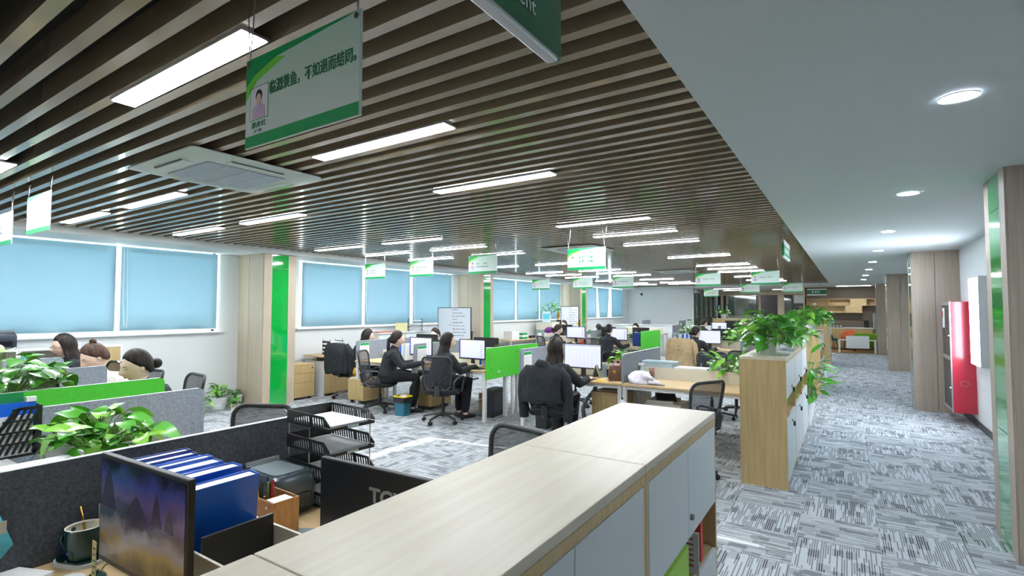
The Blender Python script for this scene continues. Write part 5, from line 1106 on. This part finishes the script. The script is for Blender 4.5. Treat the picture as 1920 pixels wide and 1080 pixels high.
# whiteboards
def whiteboard(lbl, x, y, w, z0, z1, rz=0., seed=0):
    t = thing('whiteboard', lbl, 'whiteboard', (x, y, 0), rz, 'rolling whiteboards'); W = w / 2; rnd = random.Random(seed)
    MB().box(-W, W, -.008, .008, z0, z1).build('board', mat('whiteboard_face', (224, 230, 238), .2), t)
    for a in ((-W - .012, -W, z0, z1), (W, W + .012, z0, z1), (-W - .012, W + .012, z1, z1 + .014), (-W - .012, W + .012, z0 - .014, z0)): bx('frame', M['black'], t, a[0], a[1], -.014, .014, a[2], a[3])
    for s in (-1, 1):
        bx('post', M['black'], t, s * (W + .03) - .014, s * (W + .03) + .014, -.014, .014, .05, (z0 + z1) / 2 + .08); bx('foot', M['black'], t, s * (W + .03) - .016, s * (W + .03) + .016, -.28, .28, .02, .05)
    g = MB()
    for k in range(9):
        z = z1 - .05 - k * .075
        for q in range(rnd.randint(3, 8)): xx = -W * .1 + q * .05; g.box(xx, xx + rnd.uniform(.02, .045), -.0088, -.008, z, z + .014) if xx < W - .06 else None
    g.build('handwriting', M['char'], t)
    for k in range(5): MB().tube([(-W * .25 + (k % 2) * .12, -.012, z1 - .4 - .1 * k), (-W * .25 + (k % 2) * .12, -.008, z1 - .4 - .1 * k)], .016, 8).build('magnet', M['orange'], t)
    MB().box(W - .06, W - .0, -.03, -.009, z0 + .45, z0 + .53).build('eraser', M['yellow'], t)
whiteboard('large whiteboard with handwriting in front of the second pillar', -7.79, 9.45, .93, .45, 1.68, R(4), 1)
whiteboard('smaller whiteboard in front of the third pillar', -7.8, 15.5, .62, .7, 1.74, R(4), 2)

# ================================================================ third desk block (row C)
for a, b, lb in ((-1.95, -.95, 'beside the third cabinet row'), (-3.4, -1.95, 'of the woman with the tan coat chair'), (-5.6, -4.16, 'left of the far green divider'), (-7.05, -5.6, 'of the far woman near the smaller whiteboard')):
    desk('third block desk, front half, ' + lb, a, b, 12.0, 12.65); desk('third block desk, rear half, ' + lb, a, b, 12.87, 13.5); trough('third block cream screen ' + lb, a, b, 12.65, 12.87, z1=.92)
divider('green felt divider of the third desk block', -4.14, 11.98, 13.43, M['felt_g'], z0=.66, z1=1.12); divider('grey felt divider right of the woman with the tan coat chair', -1.95, 12.0, 13.45, M['felt']); divider('grey felt divider left of the row of blue and white folders', -3.41, 12.0, 13.45, M['felt'], poster=True); divider('grey felt divider between the two far women of the third block', -5.6, 12.0, 13.45, M['felt'], poster=True); divider('leftmost grey felt divider of the third block', -7.06, 12.0, 13.45, M['felt'], poster=True)
monitor('white screen monitor of the far woman near the smaller whiteboard', -6.08, 12.42, R(-2), w=.56, screen='win', zb=.13); monitor('pale screen monitor left of the far green divider', -4.88, 12.42, R(-2), w=.48, screen='win', zb=.11); monitor('lilac screen monitor of the woman with the tan coat chair', -2.68, 12.42, R(-2), w=.5, screen='white', zb=.11)
monitor('black monitor back in the third block near the smaller whiteboard', -5.45, 13.0, math.pi, screen='off', zb=.12); monitor('black monitor back left of the far green divider', -4.5, 13.0, math.pi, w=.45, screen='off', zb=.12); monitor('black monitor back at the far left of the third block', -6.75, 13.05, math.pi, screen='off', zb=.16)
monitor('wide black monitor back behind the lilac screen', -2.5, 13.2, math.pi, w=.6, screen='off', zb=.12); monitor('black monitor back right of the lilac screen', -1.85 + .3, 13.2, math.pi, screen='off', zb=.1)
seated('far woman in black near the smaller whiteboard with arm on the desk', (-6.3, 11.62), R(-35), head=(0, .12, 1.13), hyaw=R(-15), pitch=.3, hair='bun', vox=.014, face=False)
chair('chair of the far woman near the smaller whiteboard', -6.35, 11.55, R(-35), 'plain')
seated('far woman in black seen from behind left of the far green divider', (-4.85, 11.55), R(-12), head=(0, .12, 1.16), pitch=.1, hair='short', vox=.014, face=False, armR=(.28, .55, .79))
chair('black chair of the far woman left of the far green divider', -4.98, 11.42, R(-10), 'plain')
seated('woman with a hair bun on the tan coat chair', (-2.86, 11.5), R(-15), head=(.03, .14, 1.15), hyaw=R(-20), pitch=.15, hair='bun', vox=.013, face=False, armR=(.3, .52, .79))
chair('chair covered by a tan coat', -2.95, 11.38, R(-5), 'plain')
drape('coat', 'tan trench coat hung over a chair back', 'coat', -2.95, 11.38, R(-5), M['coat_t'], w=.24, z1=1.03, z0=.28, seed=9, flare=.05, zs=.5)
t = [o for o in COL.objects if o.name.startswith('coat') and o.parent is None][0]
for k in range(2): MB().tube([(.0, -.40 - .02 * k, .88 - .08 * k), (.0, -.42 - .02 * k, .88 - .08 * k)], .012, 8).build('button', M['black'], t)
MB().box(-.25, .25, -.425, -.41, .74, .755).build('yoke_seam', M['coat_t'], t)
chair('chair with a dark teal jacket beside the far green divider', -3.75, 13.9, R(175), 'plain'); drape('jacket', 'dark teal jacket on the chair beside the far green divider', 'jacket', -3.75, 13.9, R(175), M['teal_c'], w=.17, z1=1.06, z0=.62, sleeves=False, seed=4, flare=.01)
seated('person facing the camera behind the white screen monitor near the smaller whiteboard', (-7.25, 14.3), math.pi, head=(0, .28, 1.19), hair='short', vox=.014); seated('person with bowed head behind the black monitor in the third block', (-6.1, 14.3), math.pi, head=(0, .3, 1.1), pitch=.7, hair='short', vox=.015); seated('person facing the camera behind the navy bag', (-5.0, 14.3), math.pi, head=(0, .28, 1.13), hair='bun', vox=.014)
for x, lb in ((-7.25, 'chair of the person near the smaller whiteboard facing the camera'), (-6.1, 'chair of the person with bowed head'), (-5.0, 'chair of the person behind the navy bag')): chair(lb, x, 14.35, math.pi, 'plain')
chair('black chair right of the lilac screen monitor', -1.55, 11.3, R(12), 'plain')
pedestal('oak drawer pedestal under the desk with blue and white folders', -3.15, 12.35)
pedestal('oak drawer pedestal left of the far green divider', -4.45, 12.35)
t = thing('folder_row', 'row of white and blue folders beside the woman with the tan coat chair', 'folders', (-3.2, 12.4, .75))
for q in range(7): bx('folder', [M['paper'], M['paper'], M['blue'], M['paper'], M['blue'], M['ltblue'], M['blue_d']][q], t, -.16 + q * .045, -.12 + q * .045, -.1, .1, 0, .32)
bx('black_stand', M['black'], t, -.17, .17, -.14, -.11, 0, .17)
t = thing('handbag', 'maroon handbag in front of the white and blue folders', 'handbag', (-3.27, 12.18, .75)); MB().ell((0, 0, .08), (.1, .06, .08), 14, 8).build('bag', M['maroon'], t, smooth=True); MB().tube([(-.05, 0, .14), (0, 0, .21), (.05, 0, .14)], .006, 6).build('handle', M['maroon'], t)
t = thing('handbag', 'navy checked bag beside the far green divider', 'bag', (-4.36, 12.3, .75)); MB().loft([[(a * s, b, z) for a, b in rrect(.1, .06, .02)] for s, z in ((.9, 0), (1, .1), (.95, .33))]).build('bag', M['blue_d'], t); MB().tube([(-.05, -.06, .3), (0, -.07, .4), (.05, -.06, .3)], .006, 6).build('handle', M['blue_d'], t)
t = thing('fan', 'small red desk ornament in front of the white screen monitor of the third block', 'ornament', (-5.75, 12.12, .75)); MB().ell((0, 0, .05), (.06, .05, .05), 12, 8).build('body', M['redbook'], t, smooth=True); MB().box(-.02, .02, -.02, .02, .09, .12).build('knob', M['redbook'], t)
t = thing('cap', 'purple cap with white band on the leftmost divider of the third block', 'cap', (-6.62, 11.98, 1.08)); MB().ell((0, 0, .0), (.15, .13, .11), 16, 10).build('crown', M['purple'], t, smooth=True); MB().box(-.12, .12, -.11, .08, -.16, -.04).build('white_band', M['cream'], t, bev=.02); MB().box(-.02, .02, -.02, .02, -.33, -.16).build('stand', M['cream'], t)
potted('tall bushy plant behind the row of white and blue folders', -3.2, 12.76, .72, .09, .2, 60, .22, .14, .5, 1.1, True, seed=61); potted('bushy plant right of the lilac screen monitor', -2.25, 12.76, .72, .09, .16, 55, .2, .13, .34, 1.1, True, seed=62)
potted('small plant behind the far green divider near the navy bag', -4.66, 12.76, .72, .07, .15, 30, .15, .1, .26, 1., True, seed=63); potted('plant between the two far women of the third block', -5.75, 12.76, .72, .07, .15, 34, .2, .12, .26, 1., True, seed=64); potted('plant in front of the bowed person of the third block', -6.35, 12.76, .72, .07, .15, 30, .2, .1, .28, 1., True, seed=65)
t = thing('water_bottle', 'white kettle beside the divider right of the tan coat chair', 'kettle', (-1.8, 12.3, .75)); MB().lathe([(.06, 0), (.065, .02), (.055, .2), (.03, .26), (.03, .3)], 16).build('body', M['white'], t, smooth=True); MB().box(-.1, .12, -.08, .08, 0, .14).build('tray', M['white'], t)
# furniture by the windows behind the second pillar
t = thing('window_desk', 'oak window desk with white equipment behind the second pillar', 'desk', (-8.55, 14.0, 0)); MB().box(-.35, .35, -1.5, .93, .72, .745).build('top', M['oakx'], t, bev=.002)
for s in (-1, 1):
    for q in (-1.4, .85): MB().box(s * .3 - .02, s * .3 + .02, q - .02, q + .02, 0, .72).build('leg', M['metal_w'], t)
t = thing('tray_box', 'white drawer box on the window desk behind the second pillar', 'box', (-8.5, 13.0, .745)); MB().box(-.15, .15, -.2, .2, 0, .25).build('case', M['white'], t, bev=.004)
for k in range(3): bx('drawer', M['paper'], t, .15, .158, -.19, .19, .01 + k * .08, .08 + k * .08)
t = thing('green_boxes', 'green and white boxes stacked on the window desk', 'boxes', (-8.45, 13.5, .745))
for k in range(3): bx('box', M['sgreen'] if k % 2 == 0 else M['paper'], t, -.12, .12, -.14, .14, k * .06, .055 + k * .06)
t = thing('speaker_bar', 'black bar shaped speaker on the window desk', 'speaker', (-8.4, 14.1, .745)); MB().box(-.05, .05, -.2, .2, 0, .08).build('bar', M['black'], t, bev=.02)
t = thing('cupboard', 'white open cupboard beside the window desk', 'cabinet', (-8.5, 15.6, 0)); MB().box(-.3, .3, -.62, -.1, 0, 1.22).build('closed_part', M['cream'], t); MB().box(-.3, -.28, -.1, .6, 0, 1.22).build('back', M['cream'], t); bx('top', M['cream'], t, -.28, .3, -.1, .6, 1.19, 1.22); bx('side', M['cream'], t, -.28, .3, .57, .6, 0, 1.19); bx('shelf', M['cream'], t, -.28, .3, -.1, .57, .8, .82)
t = thing('printer', 'small white printer on the cupboard shelf', 'printer', (-8.4, 15.8, .82)); MB().box(-.18, .18, -.2, .2, 0, .16).build('body', M['white'], t, bev=.01); bx('panel', M['black'], t, -.05, .1, -.1, .1, .161, .19)
potted('tall spider plant in a white vase on the cupboard under the third window', -8.5, 15.35, 1.22, .07, .22, 26, .2, .2, .5, 1.6, True, True, 71, ('leafl',))
t = thing('picture_stand', 'certificate stand on the cupboard under the third window', 'certificate', (-8.45, 15.05, 1.22), R(60)); MB().box(-.16, .16, -.01, .01, 0, .36).build('card', M['ltblue'], t); bx('print', M['cyan'], t, -.12, .12, -.012, -.0105, .1, .28)
t = thing('trophy', 'gold trophy on the cupboard under the third window', 'trophy', (-8.45, 15.9, 1.22)); MB().lathe([(.06, 0), (.06, .06), (.02, .08), (.02, .14), (.06, .22), (.04, .32), (.0, .36)], 14).build('cup', M['gold'], t, smooth=True); MB().lathe([(.065, 0), (.065, .055)], 14).build('base', M['black'], t)
# security camera on the end wall
t = thing('security_camera', 'small black dome camera on the white end wall', 'camera', (-8.35, 24.28, 2.38)); MB().ell((0, 0, 0), (.06, .05, .06), 14, 8).build('dome', M['black'], t, smooth=True); MB().box(-.04, .04, 0, .02, -.04, .04).build('mount', M['white'], t)

# ================================================================ fourth desk block (row D) and beyond
for a, b, lb in ((-2.1, -.95, 'beside the last cabinet row'), (-3.6, -2.1, 'in the middle'), (-5.1, -3.6, 'of the farthest seated person'), (-7.2, -5.7, 'next to the end wall')):
    desk('fourth block desk, front half, ' + lb, a, b, 18.0, 18.65); desk('fourth block desk, rear half, ' + lb, a, b, 18.9, 19.5); trough('fourth block cream screen ' + lb, a, b, 18.65, 18.9, z1=.95)
for x, lb in ((-5.1, 'left of the farthest seated person'), (-3.6, 'right of the farthest seated person'), (-2.1, 'beside the far mesh chair')): divider('distant grey divider of the fourth block ' + lb, x, 18.0, 19.45, M['felt'])
for x, lb in ((-7.2, 'left'), (-5.7, 'right')): divider('pale grey divider in front of the white end wall, %s one' % lb, x, 21.0, 22.0, M['felt'], z0=.0, z1=1.2)
t = thing('low_partition', 'long white low partition in front of the end wall', 'partition', (-5.6, 20.6, 0)); MB().box(-3.2, 1.4, -.03, .03, 0, 1.0).build('board', M['white_door'], t); MB().box(-3.2, 1.4, -.05, .05, 1.0, 1.03).build('cap', M['white'], t)
monitor('white screen monitor of the farthest seated person', -3.75 + .1, 18.35, R(-3), w=.5, screen='win', zb=.15); monitor('large black monitor back right of the farthest person', -3.3, 19.1, math.pi, w=.6, screen='off', zb=.2); monitor('black monitor back in the fourth block near the plants', -1.9, 19.1, math.pi, screen='off', zb=.2)
seated('farthest seated person in black leaning at the distant desk', (-4.05, 17.45), R(-45), head=(-.02, .15, 1.2), pitch=.2, hair='short', vox=.016, face=False); chair('chair of the farthest seated person', -4.1, 17.4, R(-45), 'plain')
chair('distant mesh chair in the fourth block', -2.55, 17.3, R(10), 'plain')
potted('distant plant on the fourth block beside the farthest person', -3.0, 18.78, .75, .09, .18, 45, .25, .15, .35, 1.3, True, seed=81); potted('distant small plant in the fourth block near the wide monitor', -2.4, 18.78, .75, .08, .18, 30, .2, .12, .28, 1.2, True, seed=82)
# oak cabinets in front of the glass offices
for k in range(4):
    x0 = -5.35 + k * .9; t = thing('low_cabinet', 'distant oak cabinet in front of the offices, %s from the left' % ORD[k], 'cabinet', (x0 + .45, 25.7, 0), 0, 'oak cabinets before the offices')
    bx('body', M['oak'], t, -.448, .448, -.2, .2, 0, 1.2); bx('top', M['oaktop'], t, -.449, .449, -.21, .21, 1.2, 1.225)
    for q in range(2): bx('door', M['oak'], t, -.44 + q * .445, -.01 + q * .445, -.216, -.2, .05, 1.18)
potted('distant plant in a white pot on the oak cabinets left of the office window', -4.9, 25.7, 1.225, .14, .2, 50, .28, .15, .28, 1.2, True, seed=83); potted('distant plant in a white pot on the oak cabinets right of the office window', -3.35, 25.7, 1.225, .14, .2, 36, .18, .15, .3, 1.2, True, seed=84)
# glazed offices
w = MB().box(-5.98, -5.92, 24.45, 29.4, 2.4, 2.6).box(-5.98, -5.92, 24.45, 29.4, 0, .06).build('wall_glass', M['dglass']); w['kind'] = 'structure'
for k in range(5):
    a = 24.47 + k * .98; bx('frame_post', M['dglass'], w, -5.965, -5.935, a + .01, a + .03, .06, 2.4); bx('pane', M['glass_t'], w, -5.954, -5.948, a + .04, a + .98, .06, 2.4); bx('frost_band', M['glass_g'], w, -5.946, -5.942, a + .04, a + .98, .95, 1.25); bx('curtain', M['cream'], w, -6.06, -6.03, a + .08, a + .8, .1, 2.38)
w = MB().box(-5.9, -1.55, 29.4, 29.5, 2.38, 2.6).build('wall_office', M['lam']); w['kind'] = 'structure'
for a, b, m in ((-5.9, -5.75, 'dglass'), (-5.74, -5.62, 'lam'), (-5.6, -5.46, 'dglass'), (-5.45, -5.38, 'lam'), (-4.0, -3.92, 'dglass'), (-3.9, -3.78, 'lam'), (-3.0, -2.7, 'lam'), (-2.36, -2.3, 'dglass')): bx('post', M[m], w, a, b, 29.4, 29.5, 0, 2.38)
bx('pane', M['glass_t'], w, -5.36, -4.0, 29.44, 29.45, 0, 2.38); bx('frost_band', M['glass_g'], w, -5.36, -4.0, 29.42, 29.43, .95, 1.3); bx('roller_shade', M['paper'], w, -5.36, -4.0, 29.47, 29.475, .3, 2.36); bx('pane', M['glass_t'], w, -2.7, -2.36, 29.44, 29.45, 0, 2.38)
bx('dark_door', M['dglass'], w, -3.78, -3.0, 29.46, 29.49, 0, 2.36); bx('dark_door', M['dglass'], w, -2.28, -1.6, 29.46, 29.49, 0, 1.95); bx('wall_above', M['white_paint'], w, -2.28, -1.56, 29.42, 29.48, 1.96, 2.37)
for x in (-5.83, -5.42): t = thing('room_sign', 'small dark green room sign beside the office door, %s one' % ('left' if x < -5.6 else 'right'), 'sign', (x, 29.389, 1.55)); bx('plate', M['sdark'], t, -.1, .1, -.01, .01, 0, .35); bx('text_line', M['white'], t, -.03, .03, -.012, -.0105, .05, .3)

# ================================================================ tea corner
w = struct('wall_tea', MB().box(-1.56, 1.5, 26.0, 26.1, 0, 2.6), M['brown'])
for a, b in ((-1.55, -.55), (-.54, .46), (.47, 1.49)):
    for c, d in ((.02, 1.2), (1.21, 2.59)): bx('panel', M['brown'], w, a, b, 25.985, 26.0, c, d)
struct('wall_tea_side', MB().box(-1.62, -1.56, 25.6, 29.4, 0, 2.6), M['lam'])
t = thing('wall_shelf', 'stepped oak wall shelf in the tea corner', 'shelf', (0, 25.84, 0))
for a in ((-1.5, .95, 2.08, 2.1), (-1.5, .95, 1.80, 1.82), (-1.5, .5, 1.5, 1.52)): bx('shelf_board', M['oakx'], t, a[0], a[1], -.14, .14, a[2], a[3])
for a, z0, z1 in ((-1.5, 1.52, 2.08), (-.7, 1.82, 2.08), (.64, 1.82, 2.08), (.93, 1.82, 2.08), (.48, 1.52, 1.80)): bx('upright', M['oak'], t, a, a + .02, -.14, .14, z0, z1)
bx('door', M['oakx'], t, .08, .63, -.138, -.12, 1.822, 2.078); bx('door', M['oakx'], t, -.1, .47, -.138, -.12, 1.522, 1.798); bx('backing', M['oakx'], t, -1.48, .93, .12, .14, 1.82, 2.08); bx('backing', M['oakx'], t, -1.48, .48, .12, .14, 1.52, 1.8)
t = thing('kettle', 'small white kettle on the tea corner shelf', 'kettle', (-1.22, 25.8, 1.82)); MB().ell((0, 0, .06), (.08, .08, .06), 12, 8).build('body', M['white'], t, smooth=True); MB().tube([(.07, 0, .06), (.13, 0, .1)], .012, 6).build('spout', M['white'], t)
for k in range(2): t = thing('tea_tin', 'red tea tin on the lower shelf of the tea corner, %s' % ('left', 'right')[k], 'tin', (-1.36 + k * .13, 25.78, 1.52), 0, 'red tea tins'); MB().box(-.05, .05, -.05, .05, 0, .17).build('tin', M['redbook'], t, bev=.01); MB().box(-.045, .045, -.045, .045, .17, .185).build('lid', M['maroon'], t)
t = thing('counter', 'oak tea counter with white worktop', 'counter', (0, 25.65, 0)); bx('cabinet_body', M['oak'], t, -1.5, .82, -.28, .3, .05, .86); bx('worktop', M['white_door'], t, -1.52, .84, -.31, .3, .86, .9)
for q in range(4): bx('door', M['oak'], t, -1.48 + q * .575, -.92 + q * .575, -.3, -.28, .08, .84)
t = thing('refrigerator', 'grey refrigerator at the right end of the tea counter', 'refrigerator', (1.05, 25.7, 0)); bx('body', M['greytec'], t, -.19, .4, -.25, .27, 0, 1.5); bx('door', M['alu'], t, -.21, -.19, -.24, .26, .02, 1.48)
t = thing('vase', 'small green plant in a glass on the tea counter', 'plant', (-1.1, 25.55, .9)); MB().lathe([(.04, 0), (.05, .14), (.045, .14), (.036, .01)], 14, cap=False).build('glass', M['ltblue'], t); foliage(t, 12, .09, .09, .16, .8, False, (0, 0, .12), True, ('leaf',), 91)
t = thing('bottle', 'copper coloured bottle on the tea counter', 'bottle', (-.82, 25.55, .9)); MB().lathe([(.05, 0), (.05, .22), (.03, .28), (.03, .34)], 14).build('body', M['orange'], t, smooth=True); MB().lathe([(.032, .34), (.032, .37)], 12).build('cap', M['white'], t)
t = thing('tea_tray', 'tea set tray on the counter', 'tray', (-.4, 25.5, .9)); bx('tray', M['char'], t, -.2, .25, -.1, .1, 0, .02)
for k in range(3): MB().lathe([(.03, .02), (.045, .08), (.04, .08), (.025, .025)], 12, cap=False).build('cup', M['white'], t, smooth=True).location = (-.12 + .13 * k, 0, 0)
t = thing('coffee_machine', 'black coffee machine at the right end of the counter', 'coffee machine', (.62, 25.6, .9)); MB().box(-.08, .08, -.12, .12, 0, .3).build('body', M['black'], t, bev=.015); MB().box(-.06, .06, -.16, -.12, .2, .28).build('spout', M['black'], t)
def lounge(lbl, x, y, rz, m):
    t = thing('lounge_chair', lbl, 'chair', (x, y, 0), rz, 'tea corner chairs')
    n = 14; rg = []
    for i in range(6):
        u = i / 5; rg.append([((.24 + .05 * u) * math.cos(R(180 + 180 * k / n)), (.22 + .04 * u) * math.sin(R(180 + 180 * k / n)) , .44 + u * (.34 * math.sin(math.pi * k / n) ** .5 + .05)) for k in range(n + 1)])
    o = MB().loft(rg, cap=False, closed=False).build('shell', m, t, smooth=True, ang=80); o.modifiers.new('s', 'SOLIDIFY').thickness = .035
    MB().loft([[(a, b, z) for a, b in rrect(.24, .22, .1, 5)] for z in (.40, .47)]).build('seat', m, t, smooth=True)
    for a in (-1, 1):
        for b in (-1, 1): MB().tube([(a * .15, b * .14, .4), (a * .2, b * .2, .1)], [.016, .012], 8).build('leg', M['black'], t); MB().tube([(a * .2, b * .2, .1), (a * .21, b * .21, 0)], [.012, .01], 8).build('leg_tip', M['gold'], t)
lounge('teal tub chair with brass tipped legs in the tea corner', -.62, 24.55, R(-70), M['teal_s']); lounge('orange tub chair in the tea corner', .02, 25.0, R(180), M['orange'])
t = thing('sofa', 'bright green sofa in the tea corner', 'sofa', (.58, 24.55, 0)); MB().box(-.42, .42, -.3, .3, .18, .42).build('seat', M['gsofa'], t, bev=.03); MB().box(-.42, .42, -.36, -.24, .38, .72).build('backrest', M['gsofa'], t, bev=.03); MB().box(.36, .46, -.3, .3, .2, .74).build('armrest', M['gsofa'], t, bev=.03)
for a in (-.38, .38):
    for b in (-.26, .26): MB().tube([(a, b, 0), (a, b, .18)], .015, 8).build('leg', M['black'], t)
t = thing('white_table', 'white table with a panel front in the tea corner', 'table', (.27, 23.72, 0)); bx('top', M['white'], t, -.62, .6, -.2, .2, .46, .49); bx('front_panel', M['white'], t, -.36, .37, -.22, -.2, .17, .64)
for a in (-.58, .56):
    for b in (-.16, .16): bx('leg', M['white'], t, a - .03, a + .03, b - .03, b + .03, 0, .46)

# fill lamps added on the plain ceiling to brighten the rear rooms
for k, (x, y) in enumerate(((-4.6, 27.2), (-7.6, 26.6), (-2.4, 27.2), (.2, 24.7), (-7.6, 28.6), (-4.6, 25.0))):
    dup(L0, (x, y, 2.6), 0, 'added fill lamp on the white ceiling %s' % ('before the glazed office', 'inside the glass partition room', 'before the dark doors', 'of the tea corner', 'deep inside the glass partition room', 'above the distant oak cabinets')[k], 'added fill lamps in the rear rooms')
